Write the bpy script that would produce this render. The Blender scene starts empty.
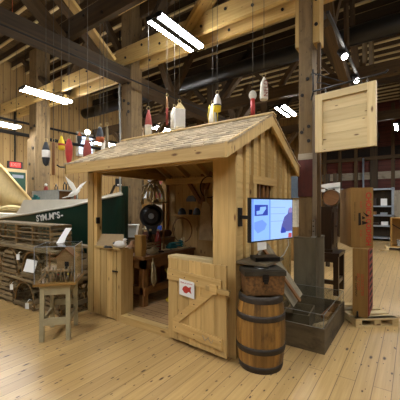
import bpy, math, random
from mathutils import Vector as V, Matrix
random.seed(7)
C = bpy.context.scene.collection
PI = math.pi

# ------------------------------------------------------------------ colours and materials
def lin(r, g, b):
    f = lambda c: (c/255/12.92) if c/255 <= .04045 else ((c/255+.055)/1.055)**2.4
    return (f(r), f(g), f(b), 1)

def newmat(name):
    m = bpy.data.materials.new(name); m.use_nodes = True
    nt = m.node_tree
    return m, nt, nt.nodes['Principled BSDF']

def ramp(nt, fac, stops):
    r = nt.nodes.new('ShaderNodeValToRGB')
    el = r.color_ramp.elements
    while len(el) < len(stops): el.new(.5)
    for e, (p, c) in zip(el, stops): e.position = p; e.color = c
    nt.links.new(fac, r.inputs['Fac'])
    return r.outputs['Color']

def mix(nt, a, b, fac, mode='MIX'):
    n = nt.nodes.new('ShaderNodeMix'); n.data_type = 'RGBA'; n.blend_type = mode
    for s, v in ((n.inputs['Factor'], fac), (n.inputs['A'], a), (n.inputs['B'], b)):
        if hasattr(v, 'is_output'): nt.links.new(v, s)
        else: s.default_value = v
    return n.outputs['Result']

def math_n(nt, op, a, b):
    n = nt.nodes.new('ShaderNodeMath'); n.operation = op
    for s, v in zip(n.inputs, (a, b)):
        if hasattr(v, 'is_output'): nt.links.new(v, s)
        else: s.default_value = v
    return n.outputs[0]

def mapping(nt, src, scale, rot=(0, 0, 0)):
    m = nt.nodes.new('ShaderNodeMapping'); m.inputs['Scale'].default_value = scale; m.inputs['Rotation'].default_value = rot
    nt.links.new(src, m.inputs['Vector'])
    return m.outputs['Vector']

def noise(nt, vec, scale=1, detail=4, rough=.6):
    n = nt.nodes.new('ShaderNodeTexNoise'); n.inputs['Scale'].default_value = scale
    n.inputs['Detail'].default_value = detail; n.inputs['Roughness'].default_value = rough
    nt.links.new(vec, n.inputs['Vector'])
    return n.outputs['Fac']

def knots(nt, vec, col, dark, gate=.6, size=.125):
    v = nt.nodes.new('ShaderNodeTexVoronoi'); v.voronoi_dimensions = '2D'; v.inputs['Scale'].default_value = 1
    nt.links.new(vec, v.inputs['Vector'])
    sep = nt.nodes.new('ShaderNodeSeparateColor'); nt.links.new(v.outputs['Color'], sep.inputs[0])
    g = math_n(nt, 'GREATER_THAN', sep.outputs[0], gate)
    k = nt.nodes.new('ShaderNodeMapRange')
    big = math_n(nt, 'MULTIPLY', math_n(nt, 'ADD', math_n(nt, 'POWER', sep.outputs[1], 2.0), .35), size)
    nt.links.new(big, k.inputs['From Min']); nt.links.new(math_n(nt, 'MULTIPLY', big, .4), k.inputs['From Max'])
    nt.links.new(v.outputs['Distance'], k.inputs['Value'])
    return mix(nt, col, dark, math_n(nt, 'MULTIPLY', k.outputs[0], g))

def wood(name, c1, c2, rough=.6, tint=.5, knot=None, gate=.6, grain=(1.2, 22, 1), stain=None, bump=.0):
    m, nt, b = newmat(name)
    uv = nt.nodes.new('ShaderNodeUVMap').outputs[0]
    n = noise(nt, mapping(nt, uv, grain), 1, 5, .65)
    col = ramp(nt, n, [(.3, lin(*c1)), (.7, lin(*c2))])
    if stain:
        s = noise(nt, mapping(nt, uv, (2.2, 3.5, 1)), 1, 5, .7)
        col = mix(nt, col, lin(*stain), ramp(nt, s, [(.52, (0, 0, 0, 1)), (.68, (.85, .85, .85, 1))]))
    if knot: col = knots(nt, mapping(nt, uv, (2.6, 7.5, 1)), col, lin(*knot), gate)
    a = nt.nodes.new('ShaderNodeAttribute'); a.attribute_name = 'tint'
    mr = nt.nodes.new('ShaderNodeMapRange'); mr.inputs['To Min'].default_value = 1-tint*.5; mr.inputs['To Max'].default_value = 1+tint*.35
    nt.links.new(a.outputs['Fac'], mr.inputs['Value'])
    cb = nt.nodes.new('ShaderNodeCombineColor')
    for i in range(3): nt.links.new(mr.outputs[0], cb.inputs[i])
    col = mix(nt, col, cb.outputs[0], 1.0, 'MULTIPLY')
    nt.links.new(col, b.inputs['Base Color']); b.inputs['Roughness'].default_value = rough
    if bump:
        bp = nt.nodes.new('ShaderNodeBump'); bp.inputs['Strength'].default_value = bump; bp.inputs['Distance'].default_value = .01
        nt.links.new(n, bp.inputs['Height']); nt.links.new(bp.outputs[0], b.inputs['Normal'])
    return m

def plain(name, c, rough=.6, metal=0, var=.25, scale=14):
    m, nt, b = newmat(name)
    tc = nt.nodes.new('ShaderNodeTexCoord').outputs['Object']
    n = noise(nt, tc, scale, 4, .6)
    l = lin(*c); d = tuple(x*(1-var) for x in l[:3])+(1,); u = tuple(min(1, x*(1+var*.5)) for x in l[:3])+(1,)
    nt.links.new(ramp(nt, n, [(.3, d), (.7, u)]), b.inputs['Base Color'])
    b.inputs['Roughness'].default_value = rough; b.inputs['Metallic'].default_value = metal
    return m

def emit(name, c, s):
    m, nt, b = newmat(name)
    b.inputs['Base Color'].default_value = lin(*c); b.inputs['Emission Color'].default_value = lin(*c); b.inputs['Emission Strength'].default_value = s
    return m

def glassm(name, tintc=(252, 253, 253), rough=.02):
    m, nt, b = newmat(name)
    out = nt.nodes['Material Output']
    t = nt.nodes.new('ShaderNodeBsdfTransparent'); t.inputs[0].default_value = lin(*tintc)
    g = nt.nodes.new('ShaderNodeBsdfGlossy'); g.inputs['Roughness'].default_value = rough
    f = nt.nodes.new('ShaderNodeFresnel'); ge = nt.nodes.new('ShaderNodeNewGeometry')
    ior = nt.nodes.new('ShaderNodeMapRange'); ior.inputs['To Min'].default_value = 1.2; ior.inputs['To Max'].default_value = 1/1.2
    nt.links.new(ge.outputs['Backfacing'], ior.inputs['Value']); nt.links.new(ior.outputs[0], f.inputs[0])
    s = nt.nodes.new('ShaderNodeMixShader')
    nt.links.new(f.outputs[0], s.inputs[0]); nt.links.new(t.outputs[0], s.inputs[1]); nt.links.new(g.outputs[0], s.inputs[2])
    nt.links.new(s.outputs[0], out.inputs[0])
    return m

def boards(name, c1, c2, mortar, width, length, axis, knot, rough=.6, gate=.55, gap=.004, knsc=(2.2, 6), seedoff=0, stain=None):
    """boards in a flat sheet; axis gives which object axis is (along, across)"""
    m, nt, b = newmat(name)
    tc = nt.nodes.new('ShaderNodeTexCoord').outputs['Object']
    sp = nt.nodes.new('ShaderNodeSeparateXYZ'); nt.links.new(tc, sp.inputs[0])
    cx = nt.nodes.new('ShaderNodeCombineXYZ')
    nt.links.new(sp.outputs[axis[0]], cx.inputs[0]); nt.links.new(sp.outputs[axis[1]], cx.inputs[1])
    vec = cx.outputs[0]
    br = nt.nodes.new('ShaderNodeTexBrick')
    br.inputs['Scale'].default_value = 1; br.inputs['Row Height'].default_value = width; br.inputs['Brick Width'].default_value = length
    br.inputs['Mortar Size'].default_value = gap; br.inputs['Mortar Smooth'].default_value = 0.2
    br.offset = .37; br.inputs['Bias'].default_value = 0
    br.inputs['Color1'].default_value = (.0, .0, .0, 1); br.inputs['Color2'].default_value = (1, 1, 1, 1); br.inputs['Mortar'].default_value = (.5, .5, .5, 1)
    nt.links.new(vec, br.inputs['Vector'])
    n = noise(nt, mapping(nt, vec, (.9, 26, 1)), 1, 5, .65)
    big = noise(nt, mapping(nt, vec, (.35, .6, 1)), 1, 3, .5)
    col = ramp(nt, n, [(.3, lin(*c1)), (.7, lin(*c2))])
    tone = ramp(nt, br.outputs['Color'], [(0, (.88, .87, .85, 1)), (1, (1.05, 1.05, 1.05, 1))])
    col = mix(nt, col, tone, 1.0, 'MULTIPLY')
    col = mix(nt, col, ramp(nt, big, [(.3, (.88, .86, .83, 1)), (.7, (1.05, 1.05, 1.05, 1))]), 1.0, 'MULTIPLY')
    if stain:
        s = noise(nt, mapping(nt, vec, (.8, 1.6, 1)), 1.3, 6, .7)
        col = mix(nt, col, lin(*stain), ramp(nt, s, [(.55, (0, 0, 0, 1)), (.72, (.7, .7, .7, 1))]))
    col = knots(nt, mapping(nt, vec, (knsc[0], knsc[1], 1)), col, lin(*knot), gate, .125)
    col = knots(nt, mapping(nt, vec, (knsc[0]*1.9+.3, knsc[1]*1.7, 1)), col, lin(*knot), gate+.1, .13)
    col = mix(nt, col, lin(*mortar), br.outputs['Fac'])
    nt.links.new(col, b.inputs['Base Color'])
    rr = ramp(nt, big, [(.3, (rough*.8,)*3+(1,)), (.7, (rough*1.25,)*3+(1,))])
    nt.links.new(rr, b.inputs['Roughness'])
    return m

M = {}
M['pine'] = wood('pine', (182, 148, 88), (212, 180, 118), .55, .42, (112, 78, 40), .62)
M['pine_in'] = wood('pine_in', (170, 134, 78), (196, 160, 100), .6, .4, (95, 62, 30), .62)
M['pine_pale'] = wood('pine_pale', (202, 176, 122), (224, 202, 150), .55, .3, (116, 84, 48), .55)
M['timber'] = wood('timber', (94, 75, 46), (132, 108, 70), .75, .4, (38, 28, 18), .5, (1, 16, 1), (74, 58, 36))
M['timber_new'] = wood('timber_new', (180, 146, 84), (208, 176, 110), .6, .3, (70, 54, 36), .8)
M['timber_dark'] = wood('timber_dark', (46, 36, 22), (76, 58, 34), .8, .5, (20, 15, 10), .7, (1, 16, 1))
M['timber_mid'] = wood('timber_mid', (66, 50, 30), (98, 75, 44), .8, .5, (30, 22, 14), .7, (1, 16, 1))
M['weathered'] = wood('weathered', (92, 80, 58), (134, 118, 88), .85, .6, None, .7, (1, 18, 1), (70, 60, 42))
M['trapwood'] = wood('trapwood', (104, 88, 60), (156, 136, 98), .85, .7, None, .7, (1, 18, 1), (72, 60, 38))
M['trapbow'] = wood('trapbow', (112, 84, 44), (150, 116, 64), .8, .4)
M['leanboard'] = wood('leanboard', (128, 118, 96), (164, 154, 130), .85, .3, None, .7, (1, 14, 1), (104, 92, 70))
M['concrete_wood'] = wood('concrete_wood', (104, 96, 74), (132, 122, 96), .85, .3, None, .7, (1, 5, 1), (86, 78, 58))
M['oldbox'] = wood('oldbox', (80, 68, 46), (112, 96, 66), .8, .3, None, .7, (1.5, 7, 1), (56, 46, 30))
M['crate'] = wood('crate', (134, 98, 46), (160, 122, 62), .5, .25, (90, 60, 28), .85, (1, 14, 1))
M['modelwood'] = wood('modelwood', (120, 92, 54), (152, 122, 78), .7, .3, None, .85, (3, 60, 1))
M['crate_pale'] = wood('crate_pale', (160, 116, 50), (190, 144, 72), .5, .25, None, .85, (1, 14, 1))
M['barrel'] = wood('barrel', (112, 78, 34), (172, 128, 62), .5, .95, None, .7, (1.5, 26, 1), (70, 46, 20))
M['benchwood'] = wood('benchwood', (112, 72, 34), (150, 104, 56), .6, .4, None, .7, (1, 14, 1), (80, 50, 26))
M['redboard'] = wood('redboard', (66, 26, 20), (92, 40, 30), .75, .3, None, .7, (1, 8, 1), (52, 34, 26))
M['darkwood'] = wood('darkwood', (34, 22, 12), (56, 36, 20), .35, .3)
M['shingle'] = wood('shingle', (168, 148, 116), (204, 184, 148), .8, .75, None, .7, (3, 30, 1))
M['stoolpaint'] = plain('stoolpaint', (164, 154, 120), .55, 0, .12)
M['iron'] = plain('iron', (44, 40, 36), .55, .6, .3)
M['hoop'] = plain('hoop', (58, 48, 36), .6, .3, .4)
M['black'] = plain('black', (18, 18, 19), .45, 0, .2)
M['blackpipe'] = plain('blackpipe', (26, 24, 22), .6, 0, .2)
M['duct'] = plain('duct', (34, 33, 32), .35, .3, .15, 3)
M['grey'] = plain('grey', (146, 146, 138), .7, 0, .15)
M['greymetal'] = plain('greymetal', (150, 158, 166), .4, .4, .1)
M['galv'] = plain('galv', (170, 172, 172), .35, .8, .15)
M['white'] = plain('white', (228, 226, 218), .6, 0, .06)
M['oldwhite'] = plain('oldwhite', (214, 208, 190), .7, 0, .2)
M['paper'] = plain('paper', (232, 232, 228), .8, 0, .03)
M['hull'] = plain('hull', (16, 48, 36), .3, 0, .15, 3)
M['hullwhite'] = plain('hullwhite', (216, 210, 190), .45, 0, .08, 4)
M['canvas'] = plain('canvas', (206, 184, 132), .85, 0, .15, 6)
M['canvas_tan'] = plain('canvas_tan', (184, 164, 126), .9, 0, .25, 9)
M['red'] = plain('red', (176, 44, 34), .6, 0, .25)
M['oldred'] = plain('oldred', (150, 62, 52), .7, 0, .35)
M['signred'] = plain('signred', (180, 50, 36), .7, 0, .05)
M['yellow'] = plain('yellow', (226, 196, 40), .6, 0, .2)
M['orange'] = plain('orange', (178, 92, 48), .7, 0, .25)
M['navy'] = plain('navy', (44, 48, 52), .7, 0, .3)
M['teal'] = plain('teal', (24, 92, 88), .8, 0, .3, 30)
M['bluegrey'] = plain('bluegrey', (92, 108, 124), .6, 0, .2)
M['blue'] = plain('blue', (40, 70, 150), .6, 0, .2)
M['ropecream'] = plain('ropecream', (190, 168, 116), .9, 0, .35, 40)
M['cord'] = plain('cord', (84, 80, 72), .8, 0, .1)
M['cardboard'] = plain('cardboard', (158, 134, 96), .85, 0, .1)
M['green'] = plain('green', (22, 70, 48), .5, 0, .1)
M['netroll'] = plain('netroll', (104, 62, 50), .9, 0, .5, 40)
M['cordbrown'] = plain('cordbrown', (128, 96, 58), .9, 0, .4, 40)
M['rust'] = plain('rust', (122, 86, 46), .6, .1, .7, 30)
M['chestlid'] = plain('chestlid', (62, 56, 44), .6, .2, .3, 12)
M['darkgap'] = plain('darkgap', (30, 22, 16), .9, 0, .3)
M['glassdark'] = plain('glassdark', (60, 36, 24), .3, 0, .4, 5)
M['straw'] = plain('straw', (168, 150, 112), .9, 0, .35, 30)
M['copper'] = plain('copper', (190, 100, 60), .4, .6, .1)
M['redwall'] = boards('redwall', (74, 34, 26), (102, 50, 38), (30, 18, 14), .2, 4.0, (0, 2), (40, 22, 18), .85, .8, .008, (2, 5), 0, (58, 38, 30))
M['whiteboardold'] = wood('whiteboardold', (136, 126, 108), (172, 160, 138), .85, .5, None, .7, (1, 8, 1), (110, 98, 80))
M['glass'] = glassm('glass')
M['bottle'] = glassm('bottle', (200, 205, 190), .05)
M['bottlered'] = plain('bottlered', (120, 36, 28), .25, 0, .2)
M['floor'] = boards('floor', (178, 145, 90), (204, 171, 115), (118, 92, 56), .15, 5.2, (1, 0), (66, 40, 20), .34, .5, .0035, (3.0, 8))
M['pinewall'] = boards('pinewall', (146, 117, 70), (178, 146, 94), (78, 56, 30), .24, 30., (2, 1), (104, 70, 34), .7, .6, .008, (1.6, 3.6))
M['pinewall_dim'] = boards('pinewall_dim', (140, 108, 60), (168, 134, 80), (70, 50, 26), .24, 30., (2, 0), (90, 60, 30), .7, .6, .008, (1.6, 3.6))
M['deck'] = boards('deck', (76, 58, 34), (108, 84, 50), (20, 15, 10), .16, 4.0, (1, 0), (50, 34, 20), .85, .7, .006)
M['cabinfloor'] = boards('cabinfloor', (150, 116, 74), (176, 142, 98), (80, 58, 34), .14, 3.0, (0, 1), (90, 60, 34), .6, .6, .005)
M['tube'] = emit('tube', (250, 252, 255), 52)
M['bulb'] = emit('bulb', (255, 250, 240), 40)
M['pane'] = emit('pane', (205, 220, 250), 0.95)
M['exitdim'] = emit('exitdim', (200, 40, 34), .28)
M['exitred'] = emit('exitred', (250, 120, 105), .6)
M['scr'] = emit('scr', (140, 188, 250), 0.27)
M['scr_light'] = emit('scr_light', (160, 200, 255), 0.27)
M['scr_mid'] = emit('scr_mid', (110, 150, 232), 0.3)
M['scr_dark'] = emit('scr_dark', (40, 66, 180), 0.24)
M['scr_fig'] = emit('scr_fig', (90, 96, 170), 0.22)
M['scr_skin'] = emit('scr_skin', (150, 130, 190), 0.24)
M['scr_red'] = emit('scr_red', (200, 80, 90), 0.24)

# ------------------------------------------------------------------ mesh builder
def rz(a): return Matrix.Rotation(a, 4, 'Z')
def T(*p): return Matrix.Translation(V(p))

class MB:
    def __init__(s): s.v = []; s.f = []; s.uv = []; s.t = []; s.mi = []; s.sm = []
    def face(s, pts, uvs=None, tint=.5, mi=0, smooth=False):
        n = len(s.v); s.v += [V(p) for p in pts]; s.f.append(tuple(range(n, n+len(pts))))
        if uvs is None:
            a = V(pts[0]); e = (V(pts[1])-a).normalized() if (V(pts[1])-a).length > 1e-9 else V((1, 0, 0))
            nn = (V(pts[1])-a).cross(V(pts[2])-a); nn = nn.normalized() if nn.length > 1e-12 else V((0, 0, 1)); g = nn.cross(e)
            uvs = [((V(p)-a).dot(e), (V(p)-a).dot(g)) for p in pts]
        s.uv.append(uvs); s.t.append(tint); s.mi.append(mi); s.sm.append(smooth)
    def obox(s, c, ax, hs, mi=0, tint=None):
        """oriented box: centre, 3 unit axes, half sizes; grain runs along the longest side"""
        t = random.random() if tint is None else tint
        c = V(c); ou, ov = random.uniform(0, 50), random.uniform(0, 50)
        order = sorted(range(3), key=lambda i: -hs[i])
        P = {}
        for i in (-1, 1):
            for j in (-1, 1):
                for k in (-1, 1):
                    P[i, j, k] = c+ax[0]*(i*hs[0])+ax[1]*(j*hs[1])+ax[2]*(k*hs[2])
        flip = ax[0].cross(ax[1]).dot(ax[2]) < 0
        for d in range(3):
            a, b = [q for q in order if q != d]
            for sg in (-1, 1):
                q = []
                for (x, y) in ((-1, -1), (1, -1), (1, 1), (-1, 1)):
                    key = [0, 0, 0]; key[d] = sg; key[a] = x; key[b] = y
                    q.append((P[tuple(key)], (x*hs[a]+ou, y*hs[b]+ov+d*.37)))
                n = (q[1][0]-q[0][0]).cross(q[2][0]-q[0][0])
                if n.dot(ax[d]*sg) < 0: q.reverse()
                s.face([x[0] for x in q], [x[1] for x in q], t, mi)
    def box(s, c, sz, rot=0, mi=0, tint=None):
        R = Matrix.Rotation(rot, 3, 'Z')
        s.obox(c, [R @ V((1, 0, 0)), R @ V((0, 1, 0)), V((0, 0, 1))], [x/2 for x in sz], mi, tint)
    def bb(s, x0, x1, y0, y1, z0, z1, mi=0, tint=None):
        s.box(((x0+x1)/2, (y0+y1)/2, (z0+z1)/2), (abs(x1-x0), abs(y1-y0), abs(z1-z0)), 0, mi, tint)
    def beam(s, p0, p1, w, h, up=(0, 0, 1), mi=0, tint=None):
        """w across, h along up"""
        p0, p1 = V(p0), V(p1); a = (p1-p0).normalized(); up = V(up)
        if abs(a.dot(up)) > .98: up = V((0, 1, 0))
        side = a.cross(up).normalized(); u = side.cross(a).normalized()
        s.obox((p0+p1)/2, [a, side, u], [(p1-p0).length/2, w/2, h/2], mi, tint)
    def cyl(s, p0, p1, r0, r1=None, n=12, caps=True, mi=0, tint=.5, capmi=None):
        r1 = r0 if r1 is None else r1
        s.rings([(V(p0), r0), (V(p1), r1)], n, caps, [mi], tint, capmi)
    def rings(s, prs, n=12, caps=True, mis=(0,), tint=.5, capmi=None, axis=None, smooth=True):
        a = (prs[-1][0]-prs[0][0]).normalized() if axis is None else V(axis)
        u = a.orthogonal().normalized(); w = a.cross(u)
        R = [[p+(u*math.cos(2*PI*i/n)+w*math.sin(2*PI*i/n))*r for i in range(n)] for p, r in prs]
        L = 0
        for k in range(len(R)-1):
            dl = (prs[k+1][0]-prs[k][0]).length
            for i in range(n):
                j = (i+1) % n; rr = max(prs[k][1], .02)
                c0, c1 = i*2*PI*rr/n, (i+1)*2*PI*rr/n
                s.face([R[k][i], R[k][j], R[k+1][j], R[k+1][i]], [(L, c0), (L, c1), (L+dl, c1), (L+dl, c0)], tint, mis[min(k, len(mis)-1)], smooth)
            L += dl
        if caps:
            s.face(list(reversed(R[0])), None, tint, mis[0] if capmi is None else capmi)
            s.face(R[-1], None, tint, mis[-1] if capmi is None else capmi)
    def tube(s, pts, r, n=6, mi=0, tint=.5, closed=False):
        pts = [V(p) for p in pts]; N = len(pts); prev = None; R = []
        for k in range(N):
            if closed: d = (pts[(k+1) % N]-pts[k-1]).normalized()
            else: d = (pts[min(k+1, N-1)]-pts[max(k-1, 0)]).normalized()
            u = d.orthogonal().normalized() if prev is None else (prev-d*prev.dot(d)).normalized()
            prev = u; w = d.cross(u)
            R.append([pts[k]+(u*math.cos(2*PI*i/n)+w*math.sin(2*PI*i/n))*r for i in range(n)])
        for k in range(N if closed else N-1):
            A, B = R[k], R[(k+1) % N]
            for i in range(n):
                j = (i+1) % n; s.face([A[i], A[j], B[j], B[i]], None, tint, mi, True)
        if not closed:
            s.face(list(reversed(R[0])), None, tint, mi); s.face(R[-1], None, tint, mi)
    def prism(s, poly, ext, mi=0, tint=None):
        t = random.random() if tint is None else tint
        ext = V(ext); a = [V(p) for p in poly]; b = [p+ext for p in a]
        n = (a[1]-a[0]).cross(a[2]-a[0])
        if n.dot(ext) > 0: a, b = b, a; 
        s.face(a, None, t, mi); s.face(list(reversed(b)), None, t, mi)
        for i in range(len(a)):
            j = (i+1) % len(a); s.face([a[j], a[i], b[i], b[j]], None, t, mi)
    def ball(s, c, r, n=12, m=7, mi=0, sc=(1, 1, 1), tint=.5, top=None):
        c = V(c)
        for k in range(m):
            a0, a1 = -PI/2+PI*k/m, -PI/2+PI*(k+1)/m
            for i in range(n):
                b0, b1 = 2*PI*i/n, 2*PI*(i+1)/n
                P = lambda a, b: c+V((r*sc[0]*math.cos(a)*math.cos(b), r*sc[1]*math.cos(a)*math.sin(b), r*sc[2]*math.sin(a)))
                q = [P(a0, b0), P(a0, b1), P(a1, b1), P(a1, b0)]
                if k == 0: q = [q[0], q[2], q[3]]
                elif k == m-1: q = q[:3]
                s.face(q, None, tint, mi, True)
    def grid(s, fn, nu, nv, mi=0, tint=.5, smooth=True):
        P = [[V(fn(i/nu, j/nv)) for j in range(nv+1)] for i in range(nu+1)]
        for i in range(nu):
            for j in range(nv):
                s.face([P[i][j], P[i+1][j], P[i+1][j+1], P[i][j+1]], [(i/nu, j/nv), ((i+1)/nu, j/nv), ((i+1)/nu, (j+1)/nv), (i/nu, (j+1)/nv)], tint, mi, smooth)
    def xf(s, m, start=0):
        for i in range(start, len(s.v)): s.v[i] = m @ s.v[i]
    def build(s, name, mats, parent=None, origin=None, weld=False):
        """no parent: a top-level mesh, origin at the middle of its base. parent: vertices are taken in world space when the root carries no turn, else local"""
        if not isinstance(mats, (list, tuple)): mats = [mats]
        if parent is None:
            if origin is None:
                lo = [min(v[i] for v in s.v) for i in range(3)]; hi = [max(v[i] for v in s.v) for i in range(3)]
                origin = V(((lo[0]+hi[0])/2, (lo[1]+hi[1])/2, lo[2]))
            sh = V(origin)
        else:
            sh = V(parent.get('_w', (0, 0, 0))) if '_w' in parent else V((0, 0, 0))
        me = bpy.data.meshes.new(name)
        me.from_pydata([tuple(v-sh) for v in s.v], [], s.f)
        ul = me.uv_layers.new(name='UVMap')
        flat = [c for uvs in s.uv for uv in uvs for c in uv]
        ul.data.foreach_set('uv', flat)
        at = me.attributes.new('tint', 'FLOAT', 'FACE'); at.data.foreach_set('value', s.t)
        me.polygons.foreach_set('material_index', s.mi); me.polygons.foreach_set('use_smooth', s.sm)
        for m in mats: me.materials.append(M[m] if isinstance(m, str) else m)
        if weld or any(s.sm):
            import bmesh
            b = bmesh.new(); b.from_mesh(me); bmesh.ops.remove_doubles(b, verts=b.verts, dist=1e-5); b.to_mesh(me); b.free()
        me.update()
        o = bpy.data.objects.new(name, me); C.objects.link(o)
        if parent is None: o.location = sh
        else:
            o.parent = parent
            if '_w' in parent: o['_w'] = tuple(parent['_w']); WORLD_ROOTS.append(o)
        return o

def tag(o, label=None, cat=None, group=None, kind=None):
    if label: o['label'] = label
    if cat: o['category'] = cat
    if group: o['group'] = group
    if kind: o['kind'] = kind
    return o

WORLD_ROOTS = []
def thing(name, loc, label, cat, group=None, rot=0, world=False, kind=None):
    """an Empty at the thing's base. world=True: its parts are given in world space (no turn)"""
    o = bpy.data.objects.new(name, None); C.objects.link(o); o.empty_display_size = .1
    o.location = loc; o.rotation_euler = (0, 0, rot)
    tag(o, label, cat, group, kind)
    if world: o['_w'] = tuple(loc); WORLD_ROOTS.append(o)
    return o

def copy_tree(o, parent=None):
    c = o.copy(); C.objects.link(c)
    if parent: c.parent = parent
    for ch in list(o.children): copy_tree(ch, c)
    return c

def lettering(txt, size, mat, parent, matrix, name='lettering', align='CENTER', extrude=.0006, bold=0.0):
    cu = bpy.data.curves.new(name, 'FONT'); cu.body = txt; cu.size = size; cu.align_x = align; cu.align_y = 'CENTER'; cu.extrude = extrude; cu.offset = bold
    cu.materials.append(M[mat])
    tmp = bpy.data.objects.new('letter_outline', cu); C.objects.link(tmp)
    me = bpy.data.meshes.new_from_object(tmp.evaluated_get(bpy.context.evaluated_depsgraph_get())); C.objects.unlink(tmp); bpy.data.objects.remove(tmp)
    if not me.materials: me.materials.append(M[mat])
    o = bpy.data.objects.new(name, me); C.objects.link(o); o.parent = parent; o.matrix_local = matrix
    return o

def single(mb, name, mat, label, cat, group=None, kind=None):
    return tag(mb.build(name, mat), label, cat, group, kind)

# ------------------------------------------------------------------ the camera (stands 1.7 m above the floor)
F, HZ, H, TH = 302.6, 206.0, 1.7, math.radians(35.0)
FW = V((-math.sin(TH), math.cos(TH), 0)); RT = V((math.cos(TH), math.sin(TH), 0))
cam = bpy.data.cameras.new('camera'); camo = bpy.data.objects.new('camera', cam); C.objects.link(camo)
camo.location = (0, 0, H); camo.rotation_euler = (PI/2, 0, TH)
cam.sensor_width = 36; cam.lens = 36*F/400; cam.shift_y = (HZ-200)/400; cam.clip_start = .05; cam.clip_end = 200
bpy.context.scene.camera = camo
def at(px, py, d):
    """a point of the place measured from the photograph, d metres ahead"""
    p = FW*d+RT*((px-200)/F*d); return V((p.x, p.y, H+(HZ-py)/F*d))
def on_y(px, py, y):
    r = FW+RT*((px-200)/F); return at(px, py, y/r.y)
def on_x(px, py, x):
    r = FW+RT*((px-200)/F); return at(px, py, x/r.x)
def on_z(px, py, z):
    return at(px, py, (z-H)*F/(HZ-py))

# ------------------------------------------------------------------ the hall
ZC = 6.9
XL, XR, YB, YF = -12.5, 8.0, 18.2, -6.0
def sheet(name, x0, x1, y0, y1, z0, z1, mat, label, cat):
    m = MB(); m.bb(x0, x1, y0, y1, z0, z1); o = m.build(name, mat, None, (0, 0, 0)); return tag(o, label, cat, None, 'structure')
sheet('floor', XL-.2, XR+.2, YF-.2, YB+.2, -.12, 0, 'floor', 'pale knotty pine plank floor of the hall', 'floor')
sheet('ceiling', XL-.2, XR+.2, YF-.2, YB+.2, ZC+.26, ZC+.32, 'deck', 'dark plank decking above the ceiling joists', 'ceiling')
sheet('wall_left', XL-.15, XL, YF, YB, 0, ZC+.26, 'pinewall', 'knotty vertical pine board wall behind the boat', 'wall')
sheet('wall_back', -4.2, XR, YB, YB+.15, 0, ZC+.26, 'redwall', 'dark red horizontal board wall behind the grey shelf unit', 'wall')
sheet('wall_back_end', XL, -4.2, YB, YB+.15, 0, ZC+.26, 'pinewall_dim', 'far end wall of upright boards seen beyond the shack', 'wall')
sheet('wall_right', XR, XR+.15, YF, YB, 0, ZC+.26, 'redwall', 'dark board wall on the far right side of the hall', 'wall')
sheet('wall_front', XL, XR, YF-.15, YF, 0, ZC+.26, 'redwall', 'dark board wall behind the viewer', 'wall')

# ceiling joists
j0 = None
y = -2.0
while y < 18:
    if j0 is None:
        m = MB(); m.bb(XL, XR, y-.03, y+.03, ZC+.05, ZC+.26, 0); m.bb(XL, XR, y-.035, y+.035, ZC, ZC+.05, 1); j0 = single(m, 'ceiling_joist', ['timber_mid', 'pine_pale'], 'long joist carrying the plank ceiling of the hall', 'joist', 'ceiling joists', 'structure')  # pale bottom strip paints in the lamp light caught on the joist undersides
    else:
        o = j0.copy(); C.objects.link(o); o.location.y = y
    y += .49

def bolts(parent, pts, d=(0, -1, 0), r=.028):
    for p in pts:
        m = MB(); p = V(p); m.cyl(p, p+V(d)*.02, r, n=8); m.build('bolt', 'iron', parent)

# --- big timbers
t = thing('timber_post', (-1.415, 5.15, 1.2), 'weathered square post standing on the wooden plinth beside the shack', 'post', 'hall posts', 0, True, 'structure')
m = MB(); m.bb(-1.52, -1.31, 5.0, 5.3, 1.2, ZC); m.build('post_shaft', 'timber', t)
m = MB(); m.bb(-1.305, -1.20, 5.02, 5.28, 4.32, ZC); m.build('splice_plank', 'timber_new', t)
m = MB(); m.bb(-1.585, -1.525, 5.02, 5.28, 4.32, ZC); m.build('splice_plank', 'timber_new', t)
bolts(t, [(-1.36, 5.0, 2.98), (-1.47, 5.0, 2.9), (-1.36, 5.0, 2.75), (-1.46, 5.0, 3.5), (-1.38, 5.0, 3.75)])
bolts(t, [(-1.25, 5.02, 4.6), (-1.25, 5.02, 5.0)])
m = MB(); m.bb(-1.24, -1.19, 5.03, 5.08, 1.2, 4.3); m.build('corner_batten', 'timber_mid', t)
m = MB(); m.bb(-1.53, -1.3, 4.985, 4.998, 2.45, 2.55); m.build('pale_board', 'whiteboardold', t)
m = MB(); m.bb(-1.53, -1.3, 4.985, 4.998, 1.85, 2.45); m.build('red_board', 'redboard', t)['label'] = 'dark red board nailed on the post'

t = thing('timber_post', (-5.75, 5.22, 0), 'weathered square post rising behind the left end of the shack roof', 'post', 'hall posts', 0, True, 'structure')
m = MB(); m.bb(-5.92, -5.56, 5.05, 5.40, 0, ZC); m.build('post_shaft', 'timber', t)
bolts(t, [(-5.82, 5.05, 4.75), (-5.66, 5.05, 4.7), (-5.82, 5.05, 4.3), (-5.66, 5.05, 4.2), (-5.66, 5.05, 4.0)], r=.04)
m = MB(); m.tube([(-5.9, 5.02, 4.9), (-5.97, 5.02, 4.6), (-5.93, 5.02, 3.6), (-5.94, 5.02, 2.5), (-5.93, 5.02, 1)], .022); m.build('conduit', 'grey', t)
t = thing('timber_post', (-10.3, 5.25, 0), 'weathered thick post rising behind the grey box on the boat', 'post', 'hall posts', 0, True, 'structure')
m = MB(); m.bb(-10.55, -10.08, 5.05, 5.5, 0, ZC); m.build('post_shaft', 'timber', t)
m = MB(); m.bb(-10.6, -10.06, 5.0, 5.05, 0, 3.95); m.build('sister_plank', 'timber', t)
bolts(t, [(-10.2, 5.05, 4.35), (-10.42, 5.05, 4.3), (-10.2, 5.0, 3.6), (-10.42, 5.0, 3.1), (-10.2, 5.0, 2.6)], r=.05)

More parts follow.
